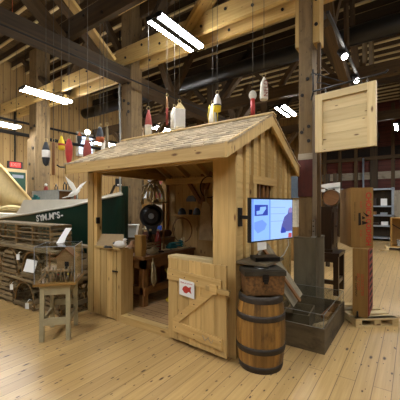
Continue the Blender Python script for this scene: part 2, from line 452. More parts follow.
def xbeam(y, z0, z1, x0, x1, mat, label, bz=None, name='tie_beam'):
    t = thing(name, ((x0+x1)/2, y, z0), label, 'beam', 'tie beams', 0, True, 'structure')
    m = MB(); m.bb(x0, x1, y-.045, y+.045, z0, z1); m.build('beam_plank', mat, t)
    x = x0+.35
    k = 0
    while x < min(x1, 1) and bz:
        bolts(t, [(x, y-.045, z0+.12+(k % 2)*.14)]); x += .55; k += 1
    return t
xbeam(4.945, 5.12, 5.5, -5.95, 4.5, 'timber_new', 'pale bolted plank beam on the near side of the post by the shack', True)
xbeam(5.37, 5.12, 5.5, -5.56, 4.5, 'timber_new', 'pale bolted plank beam on the far side of the post by the shack', True)
xbeam(4.99, 5.08, 5.46, XL, -6.0, 'timber_new', 'pale bolted plank beam over the boat, near side', True)
xbeam(5.50, 5.08, 5.46, XL, -5.95, 'timber_new', 'pale bolted plank beam over the boat, far side', True)
xbeam(4.945, 6.42, 6.85, -5.95, 4.5, 'timber_new', 'upper pale plank beam close under the joists, near side')
xbeam(5.37, 6.42, 6.85, -5.56, 4.5, 'timber_mid', 'upper brown plank beam close under the joists, far side')
xbeam(3.45, 5.02, 5.4, -5.95, 4.5, 'timber_dark', 'dark bolted plank beam crossing high at upper left', True)

def single_beam(p0, p1, w, h, mat, label, name='brace', group='roof braces', up=(0, 0, 1)):
    m = MB(); m.beam(p0, p1, w, h, up); return single(m, name, mat, label, 'brace' if name == 'brace' else 'beam', group, 'structure')
m = MB(); m.bb(-5.9, -5.6, -3, 5.05, 4.72, 5.02); single(m, 'long_beam', 'timber_dark', 'dark heavy beam running overhead from the upper left to the post', 'beam', None, 'structure')
m = MB(); m.bb(-5.62, -5.56, -3, 5.05, 4.70, 4.76); single(m, 'beam_trim', 'timber_mid', 'thin batten along the lower edge of the dark heavy beam', 'batten', None, 'structure')
m = MB(); m.bb(-5.9, -5.6, 5.40, 17.5, 4.62, 4.95); single(m, 'long_beam', 'timber_mid', 'heavy beam running from the post to the far end above the shack', 'beam', None, 'structure')
m = MB(); m.bb(-1.52, -1.31, 5.42, 17.5, 4.95, 5.25); single(m, 'long_beam', 'timber_dark', 'heavy beam running from the plinth post to the far end', 'beam', None, 'structure')
# braces
single_beam((-3.75, 4.86, 5.15), (-1.95, 4.86, 6.88), .08, .34, 'timber_new', 'pale diagonal brace beside the double tube lamp above the shack', up=(0, 1, 0)).location.y += 0
for x, lab in ((-5.63, 'pale diagonal brace at upper left, nearer of the pair'), (-5.87, 'pale diagonal brace at upper left, farther of the pair')):
    single_beam((x, 4.55, 5.04), (x, 2.0, 6.88), .07, .2, 'timber_new' if x > -5.7 else 'timber_mid', lab, up=(1, 0, 0))
single_beam((-5.75, 3.38, 5.04), (-5.75, 1.5, 6.4), .16, .24, 'timber_mid', 'brown diagonal brace at the upper left corner', up=(1, 0, 0))
single_beam((-9.1, 5.25, 5.2), (-11.3, 5.25, 6.86), .1, .3, 'timber_mid', 'brown diagonal brace over the left hanging lamp', up=(0, 1, 0))
single_beam((-8.8, 5.25, 5.2), (-6.9, 5.25, 6.86), .1, .3, 'timber_mid', 'brown diagonal brace between the lamp and the post', up=(0, 1, 0))
single_beam((-6.05, 5.22, 5.5), (-6.9, 5.22, 6.85), .1, .22, 'timber_mid', 'brown knee brace left of the post head', up=(0, 1, 0))
single_beam((-5.45, 5.2, 5.5), (-4.6, 5.2, 6.4), .1, .24, 'timber_dark', 'dark knee brace right of the post head', up=(0, 1, 0))
single_beam((-1.2, 5.6, 4.9), (-1.1, 8.6, 3.7), .16, .2, 'timber_mid', 'brown brace sloping down behind the hanging pine sign board')
# far frames
for fy in (9.0, 13.6):
    far = 'nearer' if fy < 10 else 'farther'
    for fx in (-9.5, -5.75):
        m = MB(); m.bb(fx-.15, fx+.15, fy-.15, fy+.15, 0, ZC); single(m, 'timber_post', 'timber_mid', 'far post of the %s frame standing behind the shack' % far, 'post', 'far posts of the %s frame' % far, 'structure')
        for sg in (-1, 1):
            single_beam((fx+.14*sg, fy, 3.5), (fx+1.5*sg, fy, 5.0), .14, .22, 'timber_mid', 'far knee brace of the %s frame behind the shack' % far, group='far knee braces of the %s frame' % far, up=(0, 1, 0))
            single_beam((fx+.3*sg, fy, 5.4), (fx+1.5*sg, fy, 6.8), .14, .2, 'timber_dark', 'far upper brace of the %s frame behind the shack' % far, group='far upper braces of the %s frame' % far, up=(0, 1, 0))
    for zz, mt in ((5.0, 'timber_mid'), (6.4, 'timber_dark')):
        m = MB(); m.bb(XL, XR, fy-.1, fy+.1, zz, zz+.34); single(m, 'tie_beam', mt, ('lower' if zz < 6 else 'upper')+' cross beam of the %s frame behind the shack' % far, 'beam', None, 'structure')
for X_, yl in ((-5.75, (6.2, 7.4, 10, 11.2, 12.4)), (-1.4, (6.4, 7.2, 10.2, 11.5))):
    for k, yy in enumerate(yl):
        sg = 1 if k % 2 else -1
        single_beam((X_, yy-.55*sg, 5.0 if X_ < -5 else 5.3), (X_, yy+.55*sg, 6.85), .14, .18, 'timber_mid', 'web brace of the long frame over the %s' % ('boat side' if X_ < -5 else 'plinth side'), group='web braces over the %s' % ('boat side' if X_ < -5 else 'plinth side'), up=(1, 0, 0))
for k, (xa_, xb_) in enumerate(((-5.3, -4.3), (-3.6, -4.5), (-3.3, -2.5), (-1.8, -2.6), (-7.2, -6.3), (-8.2, -7.4))):
    single_beam((xa_, 9.0, 5.36), (xb_, 9.0, 6.4), .12, .18, 'timber_mid', 'web brace of the cross frame beyond the shack', group='web braces of the cross frame', up=(0, 1, 0))
# rough boards at upper right
for k, (px, y0, y1, d) in enumerate(((364, 20, 62, 8.0), (371, 32, 95, 8.2), (352, 0, 40, 7.6), (346, 5, 60, 7.2))):
    a, b = at(px, y0, d), at(px+1, y1, d); m = MB(); m.beam(a, b, .16, .05, (RT.x, RT.y, 0), 0); 
    single(m, 'upright_board', 'timber_mid' if k > 1 else 'timber', 'rough board hanging under the joists above the pine sign board', 'board', 'rough boards above the pine sign board', 'structure')

# duct, pipes
m = MB(); m.cyl((XL+.3, 8.3, 5.9), (XR, 8.3, 5.9), .22, n=20)
single(m, 'ventilation_duct', 'duct', 'long round black duct running below the joists', 'duct')
m = MB(); m.cyl((-2.05, 5.6, 6.3), (-2.05, 7.9, 6.3), .035, n=8); m.cyl((-2.05, 6.3, 6.3), (-2.05, 6.3, ZC+.1), .02, n=6)
single(m, 'sprinkler_pipe', 'blackpipe', 'black pipe crossing under the joists to the duct', 'pipe')
m = MB(); m.cyl((-2.35, 5.6, 6.25), (-2.35, 7.2, 6.25), .014, n=6); m.cyl((-2.35, 6.4, 6.25), (-2.35, 6.4, ZC+.1), .008, n=5)
single(m, 'copper_pipe', 'copper', 'thin copper pipe beside the black pipe under the joists', 'pipe')
m = MB(); m.cyl((-7.0, -1, 5.62), (-7.0, 4.6, 5.62), .014, n=6); m.cyl((-7.0, 3, 5.62), (-7.0, 3, ZC+.1), .008, n=5)
single(m, 'copper_pipe', 'copper', 'thin copper pipe crossing the joists at the upper left corner', 'pipe')
m = MB(); m.cyl((-5.4, 1.4, 4.6), (-5.1, 9.5, 4.6), .018, n=8)
single(m, 'conduit_pipe', 'blackpipe', 'thin black conduit running alongside the dark heavy beam', 'pipe')
for zz, lab in ((4.48, 'lower black pipe along the pine wall behind the boat'), (4.95, 'upper black pipe along the pine wall behind the boat')):
    m = MB(); m.cyl((XL+.08, -5, zz), (XL+.08, 17.8, zz), .07 if zz < 4.6 else .045, n=8); single(m, 'wall_pipe', 'blackpipe', lab, 'pipe')

# wall studs, rails at the far right
for px in (325, 340, 356, 374, 393):
    p = on_y(px, 160, YB-.1); w = .34 if px == 374 else .16
    m = MB(); m.bb(p.x-w/2, p.x+w/2, YB-.18, YB-.002, 0, ZC); single(m, 'wall_stud', 'timber_mid' if px != 374 else 'timber_dark', 'upright stud on the dark red wall', 'stud', 'studs on the red wall', 'structure')
m = MB(); m.bb(-4.2, 3, YB-.2, YB-.002, 4.1, 4.28); single(m, 'wall_rail', 'timber_mid', 'level rail nailed across the studs of the red wall', 'rail', None, 'structure')
m = MB(); m.bb(-4.2, 3, YB-.03, YB-.001, 3.1, 3.48); single(m, 'wall_board', 'whiteboardold', 'pale weathered board across the red wall behind the shelf unit', 'board', None, 'structure')
m = MB(); m.bb(-4.2, 3, YB-.05, YB-.001, 4.3, 4.75); single(m, 'wall_gap', 'darkgap', 'dark open strip above the rail of the red wall', 'wall strip', None, 'structure')
p = on_y(363, 160, YB-.4); m = MB(); m.cyl((p.x, YB-.3, 0), (p.x, YB-.3, 4.2), .045, n=8); single(m, 'steel_pole', 'greymetal', 'thin pale steel pole before the red wall', 'pole')

# door, exit sign and window in the left wall
p0, p1 = 4.6, on_x(28, 180, XL).y
t = thing('door_1', (XL, (p0+p1)/2, 0), 'dark green door in the pine wall behind the sail', 'door', None, 0, True, 'structure')
m = MB(); m.bb(XL, XL+.05, p0, p1-.12, 0, 3.0); m.build('door_leaf', 'green', t)
m = MB(); m.bb(XL, XL+.08, p1-.12, p1, 0, 3.12); m.bb(XL, XL+.08, p0, p1-.12, 3.0, 3.12); m.build('door_frame', 'pine_pale', t)
m = MB(); m.bb(XL+.05, XL+.07, p1-.6, p1-.2, 2.78, 2.9); m.build('door_plate', 'greymetal', t)
e = on_x(15, 165, XL+.06)
t = thing('exit_sign', (XL, e.y, e.z-.12), 'red glowing exit sign hung above the green door', 'sign', None, 0, True)
m = MB(); m.bb(XL+.01, XL+.1, e.y-.26, e.y+.26, e.z-.13, e.z+.13); m.build('sign_box', 'black', t)
m = MB(); m.bb(XL+.1, XL+.105, e.y-.2, e.y+.2, e.z-.1, e.z+.1); m.build('red_face', 'exitdim', t)
lettering('EXIT', .17, 'exitred', t, T(XL+.107-t.location.x, e.y-t.location.y, e.z-t.location.z) @ Matrix.Rotation(PI/2, 4, 'Z') @ Matrix.Rotation(PI/2, 4, 'X'))
m = MB(); m.cyl((XL+.05, e.y, e.z+.15), (XL+.05, e.y, 5.3), .03, n=6); m.build('conduit', 'blackpipe', t)
a, b = on_x(77, 133, XL), on_x(93, 157, XL)
t = thing('window_1', (XL, (a.y+b.y)/2, b.z), 'bright white window high in the pine wall', 'window', None, 0, True, 'structure')
m = MB(); m.bb(XL, XL+.03, a.y, b.y, b.z, a.z); m.build('pane', 'pane', t)
m = MB()
for yy in (a.y, b.y): m.bb(XL, XL+.07, yy-.06, yy+.06, b.z-.06, a.z+.06)
for zz in (a.z, b.z): m.bb(XL, XL+.07, a.y, b.y, zz-.06, zz+.06)
for k in (1, 2): yy = a.y+(b.y-a.y)*k/3; m.bb(XL, XL+.05, yy-.02, yy+.02, b.z, a.z)
for k in (1, 2, 3): zz = b.z+(a.z-b.z)*k/4; m.bb(XL, XL+.05, a.y, b.y, zz-.02, zz+.02)
m.build('window_frame', 'oldwhite', t)
m = MB(); m.tube([at(57, 165, 12.2), at(60, 167, 12.2), at(72, 167.5, 12.6), at(110, 167, 13.4)], .03); single(m, 'wall_cable', 'blackpipe', 'thin black cable sagging along the pine wall behind the hanging floats', 'cable')

# ------------------------------------------------------------------ lamps
def fixture(x, y, z, label, L=1.22, cord=True, group='double tube lamps', dirv=(0, 1, 0), top=ZC):
    t = thing('ceiling_lamp', (x, y, z), label, 'lamp', group, math.atan2(-dirv[0], dirv[1]))
    m = MB(); m.bb(-.17, .17, -L/2-.03, L/2+.03, .045, .075); m.bb(-.06, .06, -L/2, L/2, -.012, .045)
    m.bb(-.17, .17, -L/2-.03, -L/2, .0, .045); m.bb(-.17, .17, L/2, L/2+.03, .0, .045)
    m.build('lamp_housing', 'black', t)
    for sx in (-.115, .115):
        m = MB(); m.bb(sx-.05, sx+.05, -L/2, L/2, -.005, .043, 0, .5); m.build('tube', 'tube', t)
    if cord:
        for sy in (-.45, .45):
            m = MB(); m.cyl((0, sy*L, .075), (0, sy*L, top-z), .006, n=5); m.build('hanging_cord', 'blackpipe', t)
    return t
A0, A1 = on_z(153, 20, 4.87), on_z(198, 49, 4.87); c = (A0+A1)/2
fixture(c.x, c.y, 4.87, 'bright double tube lamp hanging above the shack roof', L=(A1-A0).length, top=6.9)
B0, B1 = on_z(22, 89.5, 4.87), on_z(70, 103, 4.87); c = (B0+B1)/2
fixture(c.x, c.y, 4.87, 'bright double tube lamp hanging over the boat', L=(B1-B0).length)
C0, C1 = on_z(279, 107, 4.87), on_z(292, 116, 4.87); c = (C0+C1)/2
fixture(c.x, c.y, 4.87, 'double tube lamp hanging beyond the peak of the shack roof')
p = on_z(-3, 124, 4.2); fixture(p.x, p.y, 4.2, 'double tube lamp by the pine wall at the left edge of the photo')
p = at(107, 145, 11.5); fixture(p.x, p.y, p.z, 'small far tube lamp seen just above the left end of the shack roof')
p = at(150, 133, 12.5); fixture(p.x, p.y, p.z-.3, 'far tube lamp mostly hidden behind the shack roof')
# unseen extra lamps, added to light the hall evenly
for (x, y) in ((-3.2, .2), (.9, 2.2), (.9, -1.8), (-6.6, .6), (-3.2, -3.6), (1.6, 6.4), (2.2, 10.5), (-.4, 14.5), (-8.5, 9.5)):
    fixture(x, y, 4.87, 'unseen double tube lamp added to light the hall', group='unseen lamps added for light')
# bulb
p = at(87.5, 132, 11)
t = thing('hanging_bulb', p, 'small round bulb glowing before the bright window', 'lamp', None, 0, True)
m = MB(); m.ball(p, .085); m.build('bulb', 'bulb', t)
m = MB(); m.cyl(p+V((0, 0, .1)), (p.x, p.y, ZC), .012, n=5); m.build('hanging_cord', 'blackpipe', t)
# track lamps
q0, q1 = at(345, 57, 5.1), at(357, 81, 6.1)
dr = (q1-q0).normalized()
m = MB(); m.beam(q0-dr*1.2+V((0, 0, .14)), q1+dr*2+V((0, 0, .14)), .04, .04)
single(m, 'light_track', 'black', 'black lamp track under the joists right of the post', 'lamp track')
for q, lab in ((q0, 'black spot lamp on the track, nearer one'), (q1, 'black spot lamp on the track, farther one above the pine sign board')):
    t = thing('spot_lamp', q, lab, 'lamp', 'spot lamps on the track', 0, True)
    ax = V((.45, -.35, -.75)).normalized()
    m = MB(); m.cyl(q-ax*.02, q-ax*.2, .062, .05, n=14); m.cyl(q-ax*.1, q+V((0, 0, .13)), .012, n=6); m.build('lamp_body', 'black', t)
    m = MB(); m.cyl(q-ax*.015, q-ax*.005, .052, n=14); m.build('lens', 'bulb', t)

# ------------------------------------------------------------------ the fishing shack
WX0, WX1, WY0, WY1 = -4.31, -1.62, 2.98, 4.88
RX0, RX1 = -4.36, -1.50
EY0, EZ, RY, RZ, EY1 = 2.65, 2.33, 3.80, 2.90, 4.93
slope_f = (RZ-EZ)/(RY-EY0); slope_b = (RZ-EZ)/(EY1-RY)
def roofz(y): return EZ+(y-EY0)*slope_f if y < RY else RZ-(y-RY)*slope_b
cab = thing('fishing_shack', ((WX0+WX1)/2, (WY0+WY1)/2, 0), 'open fronted pine fishing shack with a shingled roof and half door', 'shack', None, 0, True)
# base
m = MB(); m.bb(WX0+.1, WX1-.05, WY0+.1, WY1-.05, .0, .1); m.build('floor_platform', 'cabinfloor', cab)
m = MB(); m.bb(-3.49, -2.5, WY0-.02, WY0+.1, 0, .1); m.build('door_sill', 'pine', cab)
# corner posts
m = MB(); m.bb(WX0, WX0+.13, WY0, WY0+.11, 0, 2.26); m.bb(WX0+.13, WX0+.21, WY0+.02, WY0+.11, 0, 2.26); lp = m.build('corner_post', 'pine', cab)
m = MB(); m.bb(WX0+.21, WX0+.235, WY0+.0, WY0+.06, 1.42, 1.52); m.build('latch_plate', 'iron', lp)
m = MB(); m.bb(-1.9, -1.70, WY0-.005, WY0+.12, 0, 2.26); m.bb(-1.70, -1.60, WY0-.005, WY0+.02, 0, 2.26); m.build('corner_post', 'pine', cab)
m = MB(); m.bb(WX0, WX0+.12, WY1-.12, WY1, 0, 2.4); m.build('corner_post', 'pine_in', cab)
# plates
m = MB(); m.bb(WX0, WX1, WY0, WY0+.1, 2.23, 2.40); m.build('front_header', 'pine', cab)
m = MB(); m.bb(WX0+.01, WX0+.11, WY0+.1, WY1, 2.22, 2.36); m.build('side_plate', 'pine_in', cab)
# half walls
m = MB(); x = -4.1
while x < -3.62: m.bb(x, min(x+.136, -3.595), WY0-.022, WY0+.0, .02, 1.05); x += .147
m.bb(-3.585, -3.49, WY0-.012, WY0+.22, 0, 1.05); m.bb(-4.1, -3.585, WY0+.001, WY0+.05, .02, .9, 0, .0)
fw = m.build('half_wall', 'pine', cab)
m = MB(); m.bb(-4.1, -3.49, WY0-.04, WY0+.13, 1.05, 1.08); m.build('ledge', 'pine', fw)
m = MB(); m.bb(-3.64, -3.55, WY0-.035, WY0-.022, .72, .74); m.cyl((-3.66, WY0-.03, .73), (-3.55, WY0-.03, .73), .012, n=6); m.build('latch', 'iron', fw)
m = MB(); m.bb(-2.55, -1.9, WY0, WY0+.1, 0, 1.03); hw = m.build('half_wall', 'pine', cab)
m = MB(); m.bb(-2.57, -1.9, WY0-.03, WY0+.14, 1.03, 1.07); m.build('ledge', 'pine_pale', hw)
m = MB(); m.bb(WX0, WX0+.05, WY0+.11, WY1-.12, 0, .85); m.build('half_wall', 'pine_in', cab)
# half door folded open against the right half wall
D0, D1 = V((-2.53, 2.925, .05)), V((-1.635, 2.845, .05)); du = (D1-D0).normalized(); dn = V((du.y, -du.x, 0)); dl = (D1-D0).length
DZ = 1.0
m = MB()
ws = [.16, .19, .19, .2, dl-.74]; s0 = 0
for k, w in enumerate(ws):
    cpt = D0+du*(s0+w/2)+V((0, 0, DZ/2)); m.obox(cpt, [du, dn, V((0, 0, 1))], [w/2-.003, .012, DZ/2-(.004*(k % 2))]); s0 += w
door = m.build('half_door', 'pine', cab)
def dpt(u, z, off=.022): return D0+du*u+V((0, 0, z))+dn*off
m = MB(); m.beam(dpt(.0, .80), dpt(dl-.06, .775), .02, .13); m.build('batten', 'pine', door)
m = MB(); m.beam(dpt(.1, .165), dpt(dl-.05, .14), .02, .13); m.build('batten', 'pine', door)
m = MB(); m.prism([dpt(.06, .22, .012), dpt(.19, .22, .012), dpt(.8, .72, .012), dpt(.66, .72, .012)], dn*.018); m.build('brace', 'pine', door)
m = MB(); m.beam(dpt(dl-.2, .73, .04), dpt(dl-.1, .73, .04), .03, .1); m.beam(dpt(dl-.26, .73, .035), dpt(dl+.06, .72, .035), .03, .05); m.build('latch_bar', 'pine', door)
for (u, z) in ((.1, .8), (.3, .79), (.5, .78), (.15, .16), (.45, .15), (.25, .35), (.45, .5)):
    m = MB(); m.cyl(dpt(u, z, .03), dpt(u, z, .036), .007, n=6); m.build('nail', 'iron', door)
# carved scribble on lower batten
m = MB(); m.tube([dpt(.58+.05*k/2+.012*math.sin(k*2.6), .15+.03*math.cos(k*1.9), .0335) for k in range(7)], .003, 4); m.build('pencil_mark', 'grey', door)
# gable wall facing right
m = MB()
y = WY0+.02; k = 0
wy0, wy1, wz0, wz1 = 3.44, 4.12, 1.45, 1.98
while y < WY1-.01:
    y1 = min(y+(.12 if k % 2 else .1), WY1)
    def board(a, b, x0, x1, z0=0.0, z1=None):
        poly = [(x0, a, z0), (x0, b, z0)]
        if z1 is None:
            poly += [(x0, b, roofz(b)-.03)]
            if a < RY < b: poly += [(x0, RY, RZ-.03)]
            poly += [(x0, a, roofz(a)-.03)]
        else: poly += [(x0, b, z1), (x0, a, z1)]
        m.prism(poly, (x1-x0, 0, 0))
    bx = WX1+(-.012 if k % 2 else .02)
    g_ = .005
    if y1 > wy0 and y < wy1:
        board(y+g_, y1-g_, WX1-.03, bx, 0, wz0); board(y+g_, y1-g_, WX1-.03, bx, wz1)
    else: board(y+g_, y1-g_, WX1-.03, bx)
    y = y1; k += 1
gw = m.build('gable_wall', 'pine', cab)
m = MB(); m.prism([(WX1-.045, WY0+.02, .05), (WX1-.045, WY1-.02, .05), (WX1-.045, WY1-.02, roofz(WY1)-.05), (WX1-.045, RY, RZ-.05), (WX1-.045, WY0+.02, roofz(WY0)-.05)], (.01, 0, 0)); m.build('wall_backing', 'benchwood', gw)
# gable window
m = MB(); m.bb(WX1-.03, WX1+.04, wy0-.05, wy1+.05, wz1, wz1+.1); m.bb(WX1-.03, WX1+.035, wy0-.03, wy0+.06, wz0, wz1); m.bb(WX1-.03, WX1+.035, wy1-.06, wy1+.03, wz0, wz1); m.bb(WX1-.03, WX1+.04, wy0-.05, wy1+.05, wz0-.06, wz0)
win = m.build('window', 'pine', cab)
m = MB(); m.bb(WX1-.034, WX1-.02, wy0, wy1, wz0, wz1); m.build('pane', 'glassdark', win)
m = MB()
for k in range(1, 4): yy = wy0+.06+(wy1-wy0-.12)*k/4; m.bb(WX1-.02, WX1+.01, yy-.022, yy+.022, wz0, wz1)
m.build('window_bars', 'benchwood', win)
# back wall boards (seen from inside)
m = MB(); x = WX0+.12
while x < WX1-.05: m.bb(x, min(x+.18, WX1-.03), WY1-.04, WY1-.005, .1, 2.3); x += .185
m.build('back_wall', 'pine_in', cab)
wby = WY1-.075
for (p, q) in ((on_y(184.5, 175, wby), on_y(201, 203, wby)), (on_y(212, 172, wby), on_y(203.5, 196, wby)), (on_y(203, 174, wby), on_y(203, 215, wby))):
    m = MB(); m.beam(p, q, .06, .07); m.build('wall_brace', 'benchwood', cab)
m = MB(); m.bb(WX0+.12, WX1-.03, WY1-.12, WY1-.04, 2.14, 2.26); m.build('back_plate', 'pine_in', cab)
m = MB(); m.bb(-3.95, -1.75, WY1-.27, WY1-.04, 1.5, 1.53); m.build('shelf', 'pine_in', cab)
# left gable: triangle closing above the side plate
m = MB(); m.prism([(WX0, WY0+.05, 2.36), (WX0, WY1, 2.36), (WX0, WY1, roofz(WY1)-.02), (WX0, RY, RZ-.03), (WX0, WY0+.05, roofz(WY0+.05)-.03)], (.03, 0, 0)); m.build('gable_boards', 'pine_in', cab)
# roof sheathing and rafters
m = MB()
th = .03
for (ya, za, yb, zb) in ((EY0, EZ, RY, RZ), (EY1, EZ, RY, RZ)):
    m.prism([(RX0+.02, ya, za-th), (RX0+.02, yb, zb-th), (RX0+.02, yb, zb-.004), (RX0+.02, ya, za-.004)], (RX1-RX0-.04, 0, 0), 0, .4)
m.build('roof_sheathing', 'pine_in', cab)
for k in range(6):
    x = WX0+.16+k*(WX1-WX0-.32)/5
    for (ya, yb) in ((EY0+.06, RY), (EY1-.06, RY)):
        m = MB(); m.beam((x, ya, roofz(ya)-.085), (x, yb, RZ-.085), .045, .1); m.build('rafter', 'pine_in', cab)
# fascia, rakes, ridge
m = MB(); m.bb(RX0, RX1-.03, EY0-.035, EY0, EZ-.14, EZ); m.build('fascia', 'pine', cab)
m = MB(); m.bb(RX0, RX1-.03, EY1, EY1+.03, EZ-.14, EZ); m.build('fascia', 'pine', cab)
for x0, x1 in ((RX1-.03, RX1), (RX0-.001, RX0+.024)):
    m = MB(); m.prism([(x0, EY0-.035, EZ-.145), (x0, EY0-.035, EZ+.012), (x0, RY, RZ+.014), (x0, RY, RZ-.15)], (x1-x0, 0, 0)); m.build('rake_board', 'pine', cab)
    m = MB(); m.prism([(x0, EY1+.03, EZ-.15), (x0, EY1+.03, EZ+.012), (x0, RY, RZ+.014), (x0, RY, RZ-.15)], (x1-x0, 0, 0)); m.build('rake_board', 'pine', cab)
m = MB()
for (sg, ye) in ((1, EY0), (-1, EY1)):
    n = 11; dy = (RY-ye)/n
    for k in range(n):
        ya = ye+dy*k-(.035 if sg > 0 else -.03)*(k == 0); yb = ye+dy*(k+1.35) if k < n-1 else RY
        if (yb-RY)*sg > 0: yb = RY
        za, zb = roofz(ye+dy*k)+.024, roofz(yb)+.006
        x = RX0-.02
        while x < RX1+.015:
            w = min(random.uniform(.08, .17), RX1+.02-x); jit = random.uniform(-.008, .008)
            a = V((x, ya+jit, za)); b = V((x, yb, zb))
            m.prism([a, b, b+V((0, 0, -.012)), a+V((0, 0, -.02))], (w-.004, 0, 0)); x += w
m.build('shingle_roof', 'shingle', cab)
m = MB()
for (sg) in (1, -1):
    yy = RY-.09*sg
    m.prism([(RX0-.02, RY+.005*sg, RZ+.042), (RX0-.02, yy, roofz(yy)+.05), (RX0-.02, yy, roofz(yy)+.03), (RX0-.02, RY+.005*sg, RZ+.022)], (RX1-RX0+.04, 0, 0))
m.build('ridge_cap', 'pine', cab)

# sign on the half door
s0, s1 = .22, .46
sg = thing('fish_sign', dpt(.34, .67, .035), 'white paper sign with a red fish taped to the half door', 'sign', None, math.atan2(du.y, du.x))
m = MB(); m.prism([(-.12, -.004, -.09), (.12, -.004, -.105), (.12, -.004, .085), (-.12, -.004, .1)], (0, .004, 0)); m.build('sheet', 'paper', sg)
m = MB(); m.prism([(-.07, -.0055, -.02), (-.05, -.0055, .012), (-.01, -.0055, .03), (.03, -.0055, .014), (.075, -.0055, .03), (.065, -.0055, -.012), (.08, -.0055, -.055), (.035, -.0055, -.035), (0, -.0055, -.06), (-.04, -.0055, -.055)], (0, .001, 0)); m.build('fish_print', 'signred', sg)
lettering('Please do not enter', .024, 'signred', sg, T(0, -.005, .06) @ Matrix.Rotation(PI/2, 4, 'X'))

# ------------------------------------------------------------------ inside the shack
bt = .9
wb = thing('workbench', (-3.85, 4.05, .1), 'worn brown workbench inside the shack', 'workbench', None, 0, True)
m = MB()
for k in range(4): m.bb(-4.24+k*.205, -4.24+k*.205+.2, 3.36, 4.74, bt-.05, bt)
m.build('bench_top', 'benchwood', wb)
m = MB(); m.bb(-3.47, -3.43, 3.4, 4.7, bt-.2, bt-.05); m.bb(-4.2, -3.43, 3.4, 3.44, bt-.2, bt-.05); m.build('apron', 'benchwood', wb)
for (x, y) in ((-3.52, 3.45), (-4.15, 3.45), (-3.52, 4.65), (-4.15, 4.65)):
    m = MB(); m.bb(x-.05, x+.05, y-.05, y+.05, .1, bt-.05); m.build('leg', 'benchwood', wb)
m = MB(); m.bb(-4.2, -3.44, 3.41, 3.49, .28, .4); m.bb(-3.56, -3.48, 3.4, 4.7, .28, .4); m.build('stretcher', 'benchwood', wb)

def lumpy(name, c, r, sc, mat, label, cat, seed, n=16, mm=10, amp=.25, group=None):
    rnd = random.Random(seed); ph = [rnd.uniform(0, 6) for _ in range(6)]
    m = MB(); m.ball((0, 0, 0), 1, n, mm)
    for i, v in enumerate(m.v):
        k = 1+amp*(math.sin(v.x*3+ph[0])*math.sin(v.y*3.7+ph[1])+.6*math.sin(v.z*5+v.x*4+ph[2]))
        z = v.z*sc[2]*r*k
        m.v[i] = V((v.x*sc[0]*r*k, v.y*sc[1]*r*k, max(z, -sc[2]*r*.45)))
    lo = min(v.z for v in m.v)
    for i, v in enumerate(m.v): m.v[i] = v+V(c)+V((0, 0, -lo))
    return single(m, name, mat, label, cat, group)
def onb(px, py): p = on_z(px, py, bt); return (p.x, p.y, bt)
def bx(p): return (max(min(p[0], -3.5), -4.15), max(min(p[1], 4.65), 3.45), bt)
lumpy('work_glove', bx((-3.66, 4.3, bt)), .1, (.9, 1.2, .75), 'teal', 'teal glove lying at the far end of the workbench', 'glove', 3)
lumpy('cloth_bundle', (-3.58, 3.72, bt), .09, (.9, 1.5, .7), 'straw', 'crumpled pale cloth on the workbench', 'cloth', 4)
lumpy('rope_heap', (-3.78, 4.18, bt), .085, (1, 1.3, .9), 'ropecream', 'heap of old rope at the back of the workbench', 'rope', 5)
lumpy('net_heap', (-4.0, 3.7, bt), .14, (1, 1.3, .8), 'benchwood', 'brown tangle of netting on the workbench', 'net', 6)
m = MB(); m.beam((-3.62, 3.62, bt+.012), (-3.55, 3.95, bt+.012), .05, .022); single(m, 'wood_mallet', 'darkgap', 'dark handled knife lying on the workbench edge', 'knife')
m = MB(); m.beam((-3.7, 4.1, bt+.012), (-3.52, 4.6, bt+.012), .09, .02); single(m, 'pale_board', 'pine_pale', 'pale offcut board lying on the workbench', 'board')
# upright wooden box
t = thing('wooden_box', (-3.56, 3.43, bt), 'tall narrow wooden box standing on the workbench corner', 'box', None, 0, True)
m = MB(); m.bb(-3.64, -3.49, 3.375, 3.48, bt, bt+.32); m.build('box_body', 'crate', t)
m = MB(); m.bb(-3.645, -3.485, 3.37, 3.485, bt+.32, bt+.333); m.build('lid', 'crate_pale', t)
# things on the front ledge
zl = 1.08
t = thing('bird_decoy', on_z(120, 248, zl), 'white and black seabird decoy on the shack front ledge', 'decoy', None, .3)
m = MB(); m.ball((0, 0, .055), .066, 14, 9, 0, (1.7, .9, .8)); m.build('body', 'white', t)
m = MB(); m.ball((.085, 0, .115), .032, 10, 7); m.cyl((.07, 0, .07), (.085, 0, .11), .028, .024, 10); m.build('head', 'white', t)
m = MB(); m.rings([(V((.11, 0, .115)), .012), (V((.155, 0, .105)), .003)], 8); m.build('beak', 'black', t)
m = MB(); m.ball((-.06, 0, .068), .05, 10, 7, 0, (1.3, .9, .5)); m.build('wing', 'black', t)['label'] = 'black wing patch'
lumpy('black_glove', on_z(108, 248, zl), .05, (1.5, .8, .5), 'black', 'black glove on the shack front ledge', 'glove', 11)
a = on_z(112, 247.5, zl)
m = MB(); m.prism([(-.24, 0, 0), (.3, -.02, 0), (.2, .1, .17), (-.33, .1, .16)], (0, .01, .01)); m.xf(T(-3.85, 3.03, zl) @ rz(.2))
single(m, 'cardboard_sheet', 'cardboard', 'brown cardboard sheet tilted behind the seabird decoy', 'cardboard')
